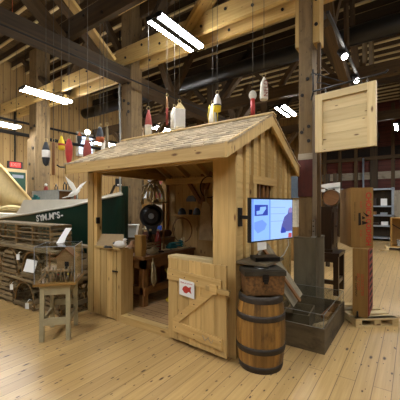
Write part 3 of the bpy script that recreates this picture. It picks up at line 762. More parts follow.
# bottles on the bench
for (px, py, d, mt, lab) in ((150.5, 235, 4.75, 'bottle', 'clear glass bottle standing on the workbench'), (158, 237, 4.75, 'bottlered', 'red filled bottle standing on the workbench')):
    b0 = at(px, 232, 5.35); x, y = min(b0.x, -3.5), b0.y; z = bt
    t = thing('bottle', (x, y, z), lab, 'bottle', 'bottles on the workbench')
    m = MB(); m.rings([(V((0, 0, 0)), .055), (V((0, 0, .2)), .06), (V((0, 0, .28)), .035), (V((0, 0, .36)), .018)], 14); m.build('glass_body', mt, t)
    m = MB(); m.cyl((0, 0, .36), (0, 0, .39), .02, n=10); m.build('cap', 'ropecream', t)
# long net roll
t = thing('low_crate', (-3.95, 4.3, bt), 'low brown crate at the back of the workbench under the net roll', 'crate', None, 0, True)
m = MB(); m.bb(-4.14, -3.88, 3.95, 4.66, bt, bt+.16); m.bb(-4.15, -3.87, 3.94, 4.67, bt+.16, bt+.19); m.build('crate_panels', 'benchwood', t)
m = MB(); m.cyl((-4.02, 3.97, bt+.26), (-4.0, 4.64, bt+.26), .065, n=12); single(m, 'net_roll', 'netroll', 'rolled reddish brown net lying on the low crate', 'net')
m = MB(); m.tube([(-3.72+.11*math.cos(a*.5), 3.86+.16*math.sin(a*.5), bt+.015+.004*a) for a in range(40)], .016, 5); single(m, 'rope_coil', 'cordbrown', 'brown coil of rope on the workbench before the low crate', 'rope')
m = MB(); m.tube([(-3.68+.1*math.cos(a*.5), 4.5+.1*math.sin(a*.5), bt+.015+.004*a) for a in range(30)], .014, 5); single(m, 'rope_coil', 'teal', 'teal coil of cord at the far end of the workbench', 'rope')
for k, (x, y, lab) in enumerate(((-3.6, 4.6, 'pale wooden needle on the far bench end, nearer the edge'), (-3.72, 4.68, 'pale wooden needle on the far bench end, nearer the wall'))):
    m = MB(); m.cyl((x, y, bt), (x, y, bt+.2-.03*k), .022, .012, 8); single(m, 'wooden_needle', 'pine_pale', lab, 'tool')
# black reel on an upright
c0 = at(152, 216, 5.45)
t = thing('black_reel', (c0.x, c0.y, bt), 'round black reel on a wooden upright above the workbench', 'reel', None, 0, True)
n = -FW
m = MB(); m.cyl(c0, c0+n*.05, .215, n=22); m.cyl(c0+n*.05, c0+n*.07, .175, .12, n=22); m.prism([c0+RT*-.13+V((0,0,-.1)), c0+RT*-.06+V((0,0,-.33)), c0+RT*.06+V((0,0,-.33)), c0+RT*.14+V((0,0,-.1))], n*.045); m.build('drum', 'black', t)
m = MB(); m.cyl(c0+n*.07, c0+n*.1, .05, n=14); m.cyl(c0+n*.1, c0+n*.11, .03, n=10); m.build('hub', 'greymetal', t)
m = MB(); m.beam((c0.x-.03, c0.y+.06, bt), (c0.x-.03, c0.y+.06, c0.z+.1), .05, .05); m.build('upright', 'benchwood', t)
c1 = c0+RT*.19; m = MB(); m.beam((c1.x, c1.y+.03, bt), (c1.x, c1.y+.03, 1.78), .025, .025); single(m, 'wooden_pole', 'benchwood', 'thin reddish pole standing beside the black reel', 'pole')
# hank of rope from the side plate
t = thing('rope_hank', on_x(157, 182, WX0+.12), 'bundle of pale rope and slats hung from the shack side beam', 'rope', None, 0, True)
h0 = on_x(157, 180.5, WX0+.13)
m = MB()
for k in range(9):
    a = -.9+k*.22; w = .10+.02*(k % 3)
    pts = [h0+V((.02*math.sin(k), 0, 0))]
    L = .42+.05*math.sin(k*2.1)
    for s_ in range(1, 9):
        u = s_/8; pts.append(h0+V((.03*math.sin(k*1.7+u*3), math.sin(a*.85)*L*1.15*math.sin(u*PI*.5)-.1, -L*u+.12*math.sin(u*PI)*(k % 2)-.02)))
    m.tube(pts, .02, 5)
m.build('rope_strands', 'ropecream', t)
m = MB(); m.tube([h0+V((0, -.1, -.14)), h0+V((.02, -.28, -.42)), h0+V((.02, -.1, -.45)), h0+V((.02, .3, -.43))], .018, 5); m.build('loop', 'ropecream', t)
# shelf goods on the inside back wall
for (px, r, mt, lab) in ((182, .085, 'bluegrey', 'blue grey bowl on the shack shelf, left one'), (197, .08, 'bluegrey', 'blue grey bowl on the shack shelf, right one'), (190.5, .035, 'black', 'small black tin on the shack shelf between two bowls')):
    p = on_y(px, 212, WY1-.16)
    m = MB()
    if mt == 'black': m.cyl((p.x, p.y, 1.53), (p.x, p.y, 1.63), r, n=12)
    else: m.rings([(V((p.x, p.y, 1.53)), r), (V((p.x, p.y, 1.58)), r*.92), (V((p.x, p.y, 1.64)), r*.6), (V((p.x, p.y, 1.66)), r*.3)], 14)
    single(m, 'bowl' if mt != 'black' else 'tin', mt, lab, 'bowl' if mt != 'black' else 'tin')
p = on_y(191, 199, WY1-.06); m = MB(); m.prism([(p.x-.11, WY1-.045, p.z-.05), (p.x+.11, WY1-.045, p.z-.05), (p.x+.11, WY1-.045, p.z), (p.x+.04, WY1-.045, p.z+.07), (p.x-.06, WY1-.045, p.z+.06), (p.x-.11, WY1-.045, p.z)], (0, -.03, 0)); single(m, 'dark_plaque', 'bluegrey', 'small dark plaque on the shack back wall above the shelf', 'plaque')
p = on_y(206, 205, WY1-.30)
t = thing('canvas_bag', (p.x, p.y, 1.1), 'tan canvas apron hanging on the shack back wall', 'apron', None, 0, True)
m = MB(); m.prism([(p.x-.14, p.y, 1.08), (p.x+.17, p.y, 1.08), (p.x+.1, p.y, 1.7), (p.x+.04, p.y, 1.78), (p.x-.05, p.y, 1.78), (p.x-.1, p.y, 1.62)], (0, -.03, 0)); m.build('cloth', 'canvas_tan', t)
m = MB(); m.tube([(p.x, p.y-.01, 1.77), (p.x-.03, p.y, 2.0), (p.x+.03, p.y, 2.0), (p.x+.01, p.y-.01, 1.77)], .012, 5); m.build('strap', 'canvas_tan', t)
for (px, py, r, lab, yy) in ((209, 187, .2, 'large dark hoop hanging high in the shack corner', WY1-.16), (182, 230, .24, 'wooden hoop leaning at the back of the shack bench', WY1-.2)):
    c_ = on_y(px, py, yy); m = MB(); m.tube([c_+V((r*math.cos(a*PI/12), 0, r*math.sin(a*PI/12))) for a in range(24)], .011, 5, closed=True); single(m, 'hoop', 'benchwood' if px < 200 else 'darkgap', lab, 'hoop')
p = on_y(196, 180, WY1-.06); m = MB(); m.ball((p.x, WY1-.075, p.z), .05, 10, 7, 0, (.7, .5, 1.3)); single(m, 'pulley_block', 'darkgap', 'small dark pulley block on the shack back wall', 'pulley')
# hanging floats at bench leg
p = on_x(153, 280, -3.40)
t = thing('rope_bundle', (p.x, p.y, .42), 'striped bundle of twine hanging on the workbench front', 'twine', None, 0, True)
m = MB()
for k in range(6): m.tube([(p.x+.0, p.y+.015*math.cos(k), .8), (p.x+.02, p.y+.035*math.sin(k*1.1), .66), (p.x+.025, p.y+.05*math.sin(k*1.1), .5), (p.x+.01, p.y+.01, .42)], .017, 5)
m.build('twine_coil', 'straw', t)
m = MB(); m.tube([(p.x, p.y, .79), (p.x-.0, p.y, .86)], .006, 4); m.build('hanging_cord', 'ropecream', t)
# yellow rope on floor
m = MB(); m.tube([V((-3.3+.17*math.cos(a*.55)*(1-.012*a), 4.0+.2*math.sin(a*.55)*(1-.01*a), .115+.012*(a//11))) for a in range(34)]+[V((-3.36, 4.05, .3)), V((-3.43, 3.98, .5)), V((-3.46, 3.9, .62))], .011, 5)
single(m, 'yellow_rope', 'yellow', 'coil of yellow rope on the shack floor by the workbench', 'rope')
# wire basket trap under the bench
t = thing('wire_pot', (-3.78, 3.2, .1), 'round dark wire pot standing in the shack behind the half wall', 'pot', None, 0)
m = MB()
for k in range(7): 
    zz = .02+.42*k/6; r = .15*math.sqrt(max(.05, 1-(k/6-.35)**2*1.3)); m.tube([(r*math.cos(a*PI/9), r*math.sin(a*PI/9), zz) for a in range(18)], .005, 4, closed=True)
for a in range(14):
    m.tube([(.15*math.sqrt(max(.05, 1-(k/6-.35)**2*1.3))*math.cos(a*PI/7), .15*math.sqrt(max(.05, 1-(k/6-.35)**2*1.3))*math.sin(a*PI/7), .02+.42*k/6) for k in range(7)], .004, 4)
m.build('wire_mesh', 'iron', t)
m = MB(); m.tube([(-.13, 0, .4), (-.1, 0, .58), (.1, 0, .58), (.13, 0, .4)], .007, 5); m.build('handle', 'iron', t)

# ------------------------------------------------------------------ screen on the gable wall
a_, b_ = at(250.2, 221, 2.86), at(292.2, 219, 3.28)
u = V((b_.x-a_.x, b_.y-a_.y, 0)); W = u.length; u.normalize(); nn = V((u.y, -u.x, 0)); cc = (a_+b_)/2
tv = thing('wall_television', (WX1, 3.05, 1.3), 'flat television showing a blue picture on an arm at the shack gable', 'television', None, 0, True)
hh = .215; zc = 1.565
def tvp(s_, z_, off): return V((cc.x, cc.y, zc))+u*(s_*W/2)+V((0, 0, z_*hh))+nn*off
m = MB(); m.obox(tvp(0, 0, -.015), [u, nn, V((0, 0, 1))], [W/2, .02, hh], 0, .5); m.build('bezel', 'black', tv)
def panel(name, pts, off, mat, par):
    m = MB(); P = [tvp(s_, z_, off) for s_, z_ in pts]; m.prism(P, nn*.0008, 0, .5); return m.build(name, mat, par)
scr = panel('screen', [(-.965, -.94), (.965, -.94), (.965, .93), (-.965, .93)], .0055, 'scr', tv)
panel('bright_wall_picture', [(-.12, -.94), (.965, -.94), (.965, .93), (-.12, .93)], .0068, 'scr_light', scr)
panel('left_edge_picture', [(-.965, -.94), (-.88, -.94), (-.88, .93), (-.965, .93)], .0068, 'scr_mid', scr)
panel('inset_picture', [(-.84, .18), (-.25, .2), (-.25, .68), (-.84, .68)], .0068, 'scr_dark', scr)
panel('inset_light_picture', [(-.76, .24), (-.5, .26), (-.34, .5), (-.34, .6), (-.6, .58), (-.62, .42), (-.76, .4)], .0080, 'scr', scr)
panel('faint_shape_picture', [(-.85, -.1), (-.5, 0), (-.3, -.2), (-.4, -.45), (-.7, -.6), (-.85, -.4)], .0068, 'scr_mid', scr)
panel('column_picture', [(-.19, -.94), (-.14, -.94), (-.14, .93), (-.19, .93)], .0080, 'scr_mid', scr)
for k in (-.1, .25, .55): panel('line_picture', [(-.12, k), (.6, k), (.6, k+.018), (-.12, k+.018)], .0080, 'scr_mid', scr)
panel('seated_figure_picture', [(.35, -.62), (.95, -.62), (.965, .3), (.9, .5), (.78, .52), (.72, .25), (.55, .1), (.42, -.3)], .0080, 'scr_fig', scr)
panel('head_picture', [(.78, .3), (.93, .3), (.95, .5), (.88, .58), (.78, .5)], .0094, 'scr_skin', scr)
panel('table_picture', [(.05, -.75), (.9, -.6), (.9, -.8), (.3, -.86)], .0092, 'scr_light', scr)
panel('bucket_picture', [(.74, -.92), (.92, -.92), (.92, -.72), (.76, -.7)], .0104, 'scr_red', scr)
panel('jeans_picture', [(.36, -.68), (.62, -.68), (.6, -.5), (.45, -.36)], .0092, 'scr_dark', scr)
m = MB(); wm = V((WX1+.02, 3.05, 1.57)); m.bb(WX1+.018, WX1+.045, 3.02, 3.09, 1.47, 1.68); m.build('wall_plate', 'black', tv)
m = MB(); el = V((WX1+.2, 3.0, 1.575)); m.beam((WX1+.04, 3.05, 1.575), el, .035, .04); m.beam(el, tvp(-.1, 0, -.05), .035, .04); m.build('arm', 'black', tv)
m = MB(); m.cyl(el+V((0, 0, -.03)), el+V((0, 0, .03)), .025, n=10); m.obox(tvp(-.05, 0, -.045), [u, nn, V((0, 0, 1))], [.09, .012, .09]); m.build('swivel', 'black', tv)
pp = MB(); P = [tvp(-.72, -1.02, .006), tvp(-.32, -1.02, .006), tvp(-.3, -1.36, .004), tvp(-.7, -1.38, .004)]; pp.prism(P, nn*-.001, 0, .5)
nt_ = single(pp, 'paper_note', 'paper', 'white paper note taped under the television', 'note')
m = MB(); m.tube([tvp(.9, -.95, -.03), tvp(1.05, -1.4, -.06), tvp(.95, -1.9, -.1), (-1.5, 3.45, .9), (-1.56, 3.42, .45)], .006, 5); single(m, 'power_cable', 'white', 'thin pale cable hanging down from the television', 'cable')

# wall shelf with black box
t = thing('wall_shelf', (WX1, 3.3, 1.02), 'grey board shelf on the shack gable under the television', 'shelf', None, 0, True)
m = MB(); m.bb(WX1+.018, -1.24, 2.985, 3.50, 1.062, 1.09); m.build('board', 'weathered', t)
m = MB(); m.bb(WX1+.018, -1.4, 3.42, 3.45, 1.03, 1.058); m.bb(WX1+.018, WX1+.045, 3.42, 3.45, .85, 1.058); m.build('bracket', 'iron', t)
p = on_z(256, 259.5, 1.09)
t = thing('media_player', (-1.36, 3.22, 1.09), 'flat black media player on the grey wall shelf', 'player', None, TH+.12)
m = MB(); m.bb(-.14, .14, -.1, .1, 0, .045); m.build('case', 'black', t)
m = MB(); m.bb(-.13, .13, -.102, -.1, .01, .03); m.build('front_panel', 'iron', t)

# ------------------------------------------------------------------ barrel and chest
bc = at(260.5, 300, 3.27); bc.z = 0
brl = thing('barrel', bc, 'old oak barrel with iron hoops beside the half door', 'barrel', None, 0)
BH, RB, RE = .765, .262, .222
def br_r(z): return RE+(RB-RE)*(1-((z-BH/2)/(BH/2))**2)
m = MB(); NS = 22
for k in range(NS):
    a0, a1 = 2*PI*k/NS+.008, 2*PI*(k+1)/NS-.008; tt = random.random(); ou = random.uniform(0, 40)
    for i in range(10):
        z0, z1 = BH*i/10, BH*(i+1)/10; am = (a0+a1)/2
        P = lambda a, z: (br_r(z)*math.cos(a), br_r(z)*math.sin(a), z)
        for (aa, ab) in ((a0, am), (am, a1)):
            m.face([P(aa, z0), P(ab, z0), P(ab, z1), P(aa, z1)], [(z0+ou, aa*RB), (z0+ou, ab*RB), (z1+ou, ab*RB), (z1+ou, aa*RB)], tt)
m.build('staves', 'barrel', brl)
m = MB(); m.cyl((0, 0, .02), (0, 0, BH-.025), RE-.005, n=28); m.build('heads', 'barrel', brl)
for (z0, z1) in ((.0, .07), (.2, .265), (.53, .59), (.705, .775)):
    m = MB(); m.rings([(V((0, 0, z0)), br_r(z0)+.004), (V((0, 0, (z0+z1)/2)), br_r((z0+z1)/2)+.007), (V((0, 0, z1)), br_r(z1)+.004)], 32, False)
    r_ = br_r(z1); m.rings([(V((0, 0, z1)), r_+.004), (V((0, 0, z1)), r_-.008)], 32, False, axis=(0, 0, 1)); m.build('hoop', 'hoop', brl)
ch = thing('metal_chest', bc+RT*.015+V((0, 0, .775)), 'rusty brown metal chest standing on the barrel', 'chest', None, TH+.06)
m = MB(); m.prism([(-.2, -.14, 0), (.195, -.14, 0), (.208, -.14, .2), (-.208, -.14, .2)], (0, .28, 0), 0, .5); m.build('chest_body', 'rust', ch)
m = MB(); m.bb(-.218, .218, -.15, .15, .2, .25); m.bb(-.208, .208, -.14, .14, .25, .26); m.build('lid', 'chestlid', ch)
m = MB(); m.bb(-.03, .03, -.158, -.15, .14, .22); m.bb(-.02, .02, -.165, -.158, .12, .17); m.build('hasp', 'iron', ch)
m = MB(); m.box((.0, 0, .262), (.13, .11, .003), .3); m.xf(T(*ch.location) @ rz(TH+.06)); single(m, 'paper_card', 'paper', 'small white card lying on the chest lid', 'card')

# ------------------------------------------------------------------ leaning boards, artefact box, plinth
m = MB(); m.bb(-1.58, -1.235, 4.93, 5.5, 0, 1.2); m.bb(-1.585, -1.23, 4.926, 5.505, 1.17, 1.2)
single(m, 'wooden_plinth', 'concrete_wood', 'grey square wooden plinth under the weathered post', 'plinth', None, 'structure')
t = thing('downpipe_collar', (-1.27, 5.0, 1.2), 'small galvanised bracket on the plinth beside the post', 'bracket', None, 0, True)
m = MB(); m.bb(-1.3, -1.26, 4.97, 4.995, 1.2, 1.48); m.bb(-1.31, -1.25, 4.94, 4.995, 1.2, 1.215); m.build('plate', 'galv', t)
bolts(t, [(-1.28, 4.97, 1.3), (-1.28, 4.97, 1.38), (-1.28, 4.97, 1.46)], r=.01)
for k, (p0, p1, w, mt, lab) in enumerate((((-1.19, 3.86, .50), (-1.555, 3.60, 1.16), .26, 'leanboard', 'wide grey board leaning on the shack gable above the low display box'),
                                         ((-1.14, 3.80, .52), (-1.52, 3.56, 1.16), .06, 'benchwood', 'narrow brown board leaning on the wide grey board'))):
    m = MB(); m.beam(p0, p1, .025 if k == 0 else .02, w, (.3, .9, .1) if k == 0 else (0, 1, 0)); 
    single(m, 'leaning_board', mt, lab, 'board')
ab = thing('artefact_box', (-1.19, 4.26, 0), 'low weathered wooden box of old tools under a clear cover', 'display box', None, 0, True)
X0, X1, Y0, Y1, ZT = -1.56, -.815, 3.66, 4.88, .29
Y0 = 3.64
m = MB()
for (x0, x1, y0, y1) in ((X0, X1, Y0, Y0+.03), (X0, X1, Y1-.03, Y1), (X0, X0+.03, Y0+.03, Y1-.03), (X1-.03, X1, Y0+.03, Y1-.03)): m.bb(x0, x1, y0, y1, 0, ZT)
m.build('box_sides', 'oldbox', ab)
m = MB(); m.bb(X0+.03, X1-.03, Y0+.03, Y1-.03, .02, .05); m.build('box_bottom', 'oldbox', ab)
m = MB(); g = .004
zt = ZT+.16
for (x0, x1, y0, y1) in ((X0+.01, X1-.01, Y0+.01, Y0+.01+g), (X0+.01, X1-.01, Y1-.01-g, Y1-.01), (X0+.01, X0+.01+g, Y0+.014, Y1-.014), (X1-.01-g, X1-.01, Y0+.014, Y1-.014)): m.bb(x0, x1, y0, y1, ZT-.005, zt)
m.bb(X0+.01, X1-.01, Y0+.01, Y1-.01, zt, zt+g)
m.build('clear_cover', 'glass', ab)
m = MB()
for (y, z) in ((Y0+.012, zt), (Y1-.012, zt), (Y0+.012, ZT), (Y1-.012, ZT)): m.beam((X0+.01, y, z), (X1-.01, y, z), .006, .006)
for x in (X0+.012, X1-.012):
    m.beam((x, Y0+.01, zt), (x, Y1-.01, zt), .006, .006)
    for y in (Y0+.012, Y1-.012): m.beam((x, y, ZT), (x, y, zt), .006, .006)
m.build('cover_edges', 'grey', ab)
# goods in the box
it = thing('tool_tray', (-1.3, 4.32, .05), 'small open wooden tray inside the low display box', 'tray', None, .1)
m = MB()
for (x0, x1, y0, y1) in ((-.17, .17, -.25, -.23), (-.17, .17, .23, .25), (-.17, -.15, -.23, .23), (.15, .17, -.23, .23)): m.bb(x0, x1, y0, y1, 0, .2)
m.build('tray_sides', 'oldbox', it)
m = MB(); m.bb(-.15, .15, -.23, .23, .0, .03); m.build('tray_bottom', 'weathered', it)
m = MB(); m.beam((-1.38, 4.2, .1), (-1.2, 4.42, .1), .04, .03); single(m, 'wood_wedge', 'pine_pale', 'pale wooden wedge lying in the tray of the display box', 'wedge')
lumpy('cork_float', (-.95, 4.12, .05), .11, (.8, 1.2, .8), 'straw', 'pale bundle of cork floats in the right corner of the display box', 'floats', 21, amp=.4)
m = MB(); m.beam((-1.0, 4.45, .15), (-.9, 4.78, .25), .1, .05); single(m, 'wood_block', 'benchwood', 'brown wooden block at the back of the display box', 'block')
lumpy('glass_jar', (-1.33, 3.82, .05), .055, (1, 1, 1.4), 'galv', 'shiny small jar in the near corner of the display box', 'jar', 22, amp=.15)
lumpy('rope_coil', (-1.12, 3.85, .05), .09, (1.3, 1, .6), 'darkgap', 'dark coil of cable in front of the display box tray', 'cable coil', 23, amp=.3)
lumpy('lead_weights', (-.97, 3.84, .05), .07, (1.3, 1, .7), 'bluegrey', 'grey lead weights in the near right corner of the display box', 'weights', 24, amp=.3)

# ------------------------------------------------------------------ dark cabinet on a stand, keg
st = thing('dark_table', (-1.45, 6.5, 0), 'dark wooden table standing behind the plinth', 'table', None, 0, True)
m = MB(); m.bb(-1.8, -1.12, 6.16, 6.8, .74, .8); m.build('table_top', 'darkwood', st)
for (x, y) in ((-1.77, 6.2), (-1.18, 6.2), (-1.77, 6.76), (-1.18, 6.76)):
    m = MB(); m.bb(x-.045, x+.045, y-.04, y+.04, 0, .74); m.build('leg', 'darkwood', st)
m = MB(); m.bb(-1.73, -1.22, 6.17, 6.23, .2, .28); m.build('stretcher', 'darkwood', st)
m = MB(); m.bb(-1.21, -1.15, 6.24, 6.72, .2, .28); m.build('stretcher', 'darkwood', st)
m = MB(); m.bb(-1.73, -1.22, 6.17, 6.2, .62, .74); m.build('apron', 'darkwood', st)
cb = thing('dark_cabinet', (-1.5, 6.5, .8), 'tall dark wooden cabinet on the dark table', 'cabinet', None, 0, True)
m = MB(); m.bb(-1.78, -1.27, 6.25, 6.7, .8, 1.67); m.build('cabinet_body', 'darkwood', cb)
m = MB(); m.bb(-1.8, -1.25, 6.23, 6.72, 1.65, 1.69); m.bb(-1.8, -1.25, 6.23, 6.72, .8, .86); m.build('moulding', 'darkwood', cb)
m = MB(); m.bb(-1.268, -1.25, 6.32, 6.66, .95, 1.58); d_ = m.build('side_panel', 'darkwood', cb)
m = MB(); m.cyl((-1.25, 6.5, 1.3), (-1.22, 6.5, 1.3), .015, n=8); m.build('knob', 'hoop', cb)
kc = at(331, 199, 5.95)
kg = thing('small_keg', (kc.x, kc.y, 1.69), 'small wooden keg lying on top of the dark cabinet', 'keg', None, 0, True)
ax = V((.1, -1, 0)).normalized(); kr = .165; k0 = V((kc.x, kc.y, 1.69+kr+.008))
m = MB(); m.rings([(k0+ax*.05, kr*.93), (k0-ax*.1, kr), (k0-ax*.25, kr*.93)], 22, False); m.build('staves', 'barrel', kg)
m = MB(); m.cyl(k0+ax*.035, k0-ax*.235, kr*.9, n=22); m.build('heads', 'benchwood', kg)
for o_ in (.03, -.05, -.15, -.23):
    m = MB(); rr = kr*(.95 if o_ in (.03, -.23) else 1.0)+.004; m.rings([(k0+ax*(o_+.022), rr), (k0+ax*(o_-.022), rr)], 24, False); m.build('hoop', 'grey', kg)
# white oars on rack
t = thing('oar_rack', (-2.15, 9.2, 0), 'dark upright rack holding two white boards beyond the post', 'rack', None, 0, True)
ow = [(on_y(319, 186, 8.9), on_y(340, 185, 8.9)), (on_y(319, 190.5, 8.9), on_y(339, 190, 8.9))]
xa, xb = ow[0][0].x, ow[0][1].x
for x in (xa+.2, xb-.15):
    m = MB(); m.bb(x-.05, x+.05, 9.0, 9.1, 0, 2.6); m.build('upright', 'timber_dark', t)
    for q in ow: m = MB(); m.bb(x-.03, x+.03, 8.86, 9.0, q[0].z-.13, q[0].z-.09); m.build('peg', 'timber_dark', t)
for q, lab in zip(ow, ('upper white tapered board on the dark rack', 'lower white tapered board on the dark rack')):
    z = q[0].z; m = MB(); m.prism([(xa, 8.88, z-.02), (xa+.25, 8.88, z-.085), (xb, 8.88, z-.085), (xb, 8.88, z+.08), (xa+.25, 8.88, z+.06), (xa, 8.88, z+.02)], (0, .05, 0)); single(m, 'white_board', 'white', lab, 'board', 'white tapered boards')

# ------------------------------------------------------------------ crates on a pallet
pl = thing('pallet', (-.64, 4.71, 0), 'small pine pallet under the upright crates', 'pallet', None, math.radians(38))
m = MB()
for k in range(4): m.bb(0, .62, .02+k*.19, .02+k*.19+.12 if k < 3 else .72, .1, .12)
m.bb(0, .62, 0, .1, .098, .12)
m.build('top_slats', 'pine_pale', pl)
m = MB()
for x in (.0, .27, .53): m.bb(x, x+.09, 0.002, .7, .025, .1)
m.build('runners', 'pine_pale', pl)
m = MB(); m.bb(0, .62, 0, .1, 0, .025); m.bb(0, .62, .6, .7, 0, .025); m.build('bottom_slats', 'pine_pale', pl)
# lower crate
lc = thing('wooden_crate', (-.6, 5.1, .12), 'brown upright wooden crate on the pallet with a red side', 'crate', 'upright crates', 0, True)
m = MB(); m.bb(-.70, -.51, 4.83, 4.85, .12, 1.09); m.bb(-.70, -.51, 5.36, 5.38, .12, 1.09); m.bb(-.70, -.68, 4.85, 5.36, .12, 1.09); m.bb(-.70, -.51, 4.85, 5.36, .12, .14); m.bb(-.70, -.51, 4.85, 5.36, 1.07, 1.09); m.build('crate_panels', 'crate', lc)
m = MB(); m.bb(-.51, -.495, 4.87, 5.36, .14, 1.08); rs = m.build('red_side', 'oldred', lc); rs['label'] = 'red printed side'
m = MB()
for k in range(9): m.bb(-.495, -.493, 4.93, 5.3, .2+k*.1, .245+k*.1)
m.build('printed_bands', 'darkgap', lc)
RV = Matrix.Rotation(PI/2, 4, 'X')
def local(t, p): return T(*(V(p)-t.location))
DOWN = RV @ Matrix.Rotation(-PI/2, 4, 'Z')
lettering('FISH  COMPANY', .04, 'darkgap', lc, local(lc, (-.655, 4.829, .55)) @ DOWN)
lettering('SALT COD', .05, 'signred', lc, local(lc, (-.625, 4.829, .62)) @ DOWN)
lettering('GLOUCESTER', .05, 'signred', lc, local(lc, (-.575, 4.829, .58)) @ DOWN)
m = MB(); m.bb(-.645, -.625, 4.80, 4.83, .125, .2); m.build('corner_iron', 'black', lc)
# upper crate, turned
uc = thing('wooden_crate', (-.735, 4.93, 1.09), 'upper upright crate printed with red lettering', 'crate', 'upright crates', math.radians(24))
CW, CD, CH = .30, .62, .88
m = MB(); m.bb(0, CW, 0, .015, 0, CH); m.bb(0, CW, CD-.015, CD, 0, CH); m.bb(0, CW, .015, CD-.015, 0, .02); m.bb(0, CW, .015, CD-.015, CH-.02, CH); m.build('crate_panels', 'crate', uc)
m = MB()
for k in range(3): m.bb(0, .018, .015+k*.197, .015+k*.197+.193, .02, CH-.02)
m.build('side_boards', 'crate', uc)
m = MB(); m.bb(CW-.0, CW+.09, CD-.045, CD-.02, .06, CH-.02); m.build('back_flap', 'crate_pale', uc)
m = MB(); m.bb(CW-.018, CW, .015, CD-.015, .02, CH-.02); m.build('side_boards', 'crate', uc)
m = MB(); m.bb(-.002, .0, .3, .32, CH-.14, CH-.05); m.build('hand_slot', 'black', uc)
lettering('CHOICE', .1, 'signred', uc, T(.235, -.0015, CH*.71) @ DOWN, bold=.003)
lettering('CODFISH', .095, 'signred', uc, T(.235, -.0015, CH*.26) @ DOWN, bold=.003)
lettering('PRODUCT OF CANADA', .026, 'darkgap', uc, T(.05, -.0015, CH*.6) @ DOWN)
for z in (CH*.72, CH*.24):
    lettering('50 LBS', .036, 'signred', uc, T(.135, -.0015, z) @ DOWN)
m = MB(); e0 = CH*.47
m.prism([(.10, -.003, e0+.09), (.13, -.003, e0+.1), (.14, -.003, e0-.08), (.10, -.003, e0-.09)], (0, .002, 0)); m.prism([(.15, -.003, e0+.05), (.2, -.003, e0+.02), (.15, -.003, e0-.0)], (0, .002, 0)); m.prism([(.15, -.003, e0-.02), (.24, -.003, e0-.05), (.15, -.003, e0-.08)], (0, .002, 0)); m.prism([(.16, -.003, e0+.11), (.25, -.003, e0+.05), (.21, -.003, e0+.04)], (0, .002, 0)); m.build('ship_print', 'darkgap', uc)
# far crate and pallet at the right edge
q = on_z(386, 250, 0)
fp = thing('pallet', (q.x, q.y, 0), 'far pine pallet at the right edge of the photo', 'pallet', None, .1)
m = MB()
for k in range(5): m.bb(0, 1.2, k*.2, k*.2+.14, .1, .125)
for x in (0, .55, 1.1): m.bb(x, x+.1, 0, .94, .0, .1)
m.build('slats', 'pine_pale', fp)
fc = thing('wooden_crate', (q.x+.16, q.y+.1, .125), 'open wooden crate standing on the far pallet', 'crate', None, .1)
m = MB(); m.bb(0, .04, 0, .7, 0, 1.12); m.bb(.04, 1.1, .66, .7, 0, 1.12); m.bb(.04, 1.1, 0, .66, 0, .04); m.bb(.04, 1.1, 0, .66, 1.08, 1.12); m.build('crate_panels', 'crate_pale', fc)
m = MB(); m.beam((.05, .62, .85), (1.0, .62, .25), .03, .03); m.build('brace_rod', 'black', fc)
m = MB(); m.box((0, 0, .11), (.4, .3, .22)); m.xf(T(q.x+.55, q.y+.3, .165) @ rz(.1)); single(m, 'grey_case', 'grey', 'small grey case inside the far open crate', 'case')
q2 = on_y(402, 205, 17.4); m = MB(); m.bb(q2.x-.35, q2.x+1.2, 17.2, 17.8, 0, 2.45); single(m, 'pale_cupboard', 'whiteboardold', 'pale upright panel beside the grey shelf unit', 'panel')

# grey metal shelf unit at the far wall
sx0, sx1 = on_y(342, 200, 17.2).x, on_y(394, 200, 17.2).x
su = thing('metal_shelf', ((sx0+sx1)/2, 17.3, 0), 'grey metal shelf unit standing at the red wall', 'shelf unit', None, 0, True)
zt = 1.7+18.5/F*(17.2/(.819+.635*.5736))
for x in (sx0+.04, sx1-.04):
    for y in (17.05, 17.55): m = MB(); m.bb(x-.05, x+.05, y-.03, y+.03, 0, zt); m.build('upright', 'greymetal', su)
lv = [zt-.06]+[1.7-(yy-206)/F*14.6 for yy in (206.2, 215.5, 226, 238)]
for z in lv: m = MB(); m.bb(sx0, sx1, 17.02, 17.58, z-.04, z+.03); m.build('shelf_board', 'greymetal', su)
m = MB(); m.bb(sx0, sx1, 17.56, 17.58, .1, zt); m.build('back_sheet', 'timber_dark', su)
rnd = random.Random(5)
for k, z in enumerate(lv[1:4]):
    for i in range(3):
        x = sx1-.35-.42*i-rnd.uniform(0, .1); w, h = rnd.uniform(.15, .3), rnd.uniform(.1, .4 if k == 0 else .2)
        m = MB(); m.bb(x-w/2, x+w/2, 17.1, 17.35, z+.03, z+.03+h)
        pos = ('rightmost', 'second from the right', 'third from the right')[i]; lev = ('upper', 'middle', 'lower')[k]
        single(m, 'stored_box', ('paper', 'darkwood', 'greymetal', 'benchwood')[(k*2+i) % 4], 'small box on the %s board of the grey shelf unit, %s' % (lev, pos), 'box', 'goods on the grey shelf unit')

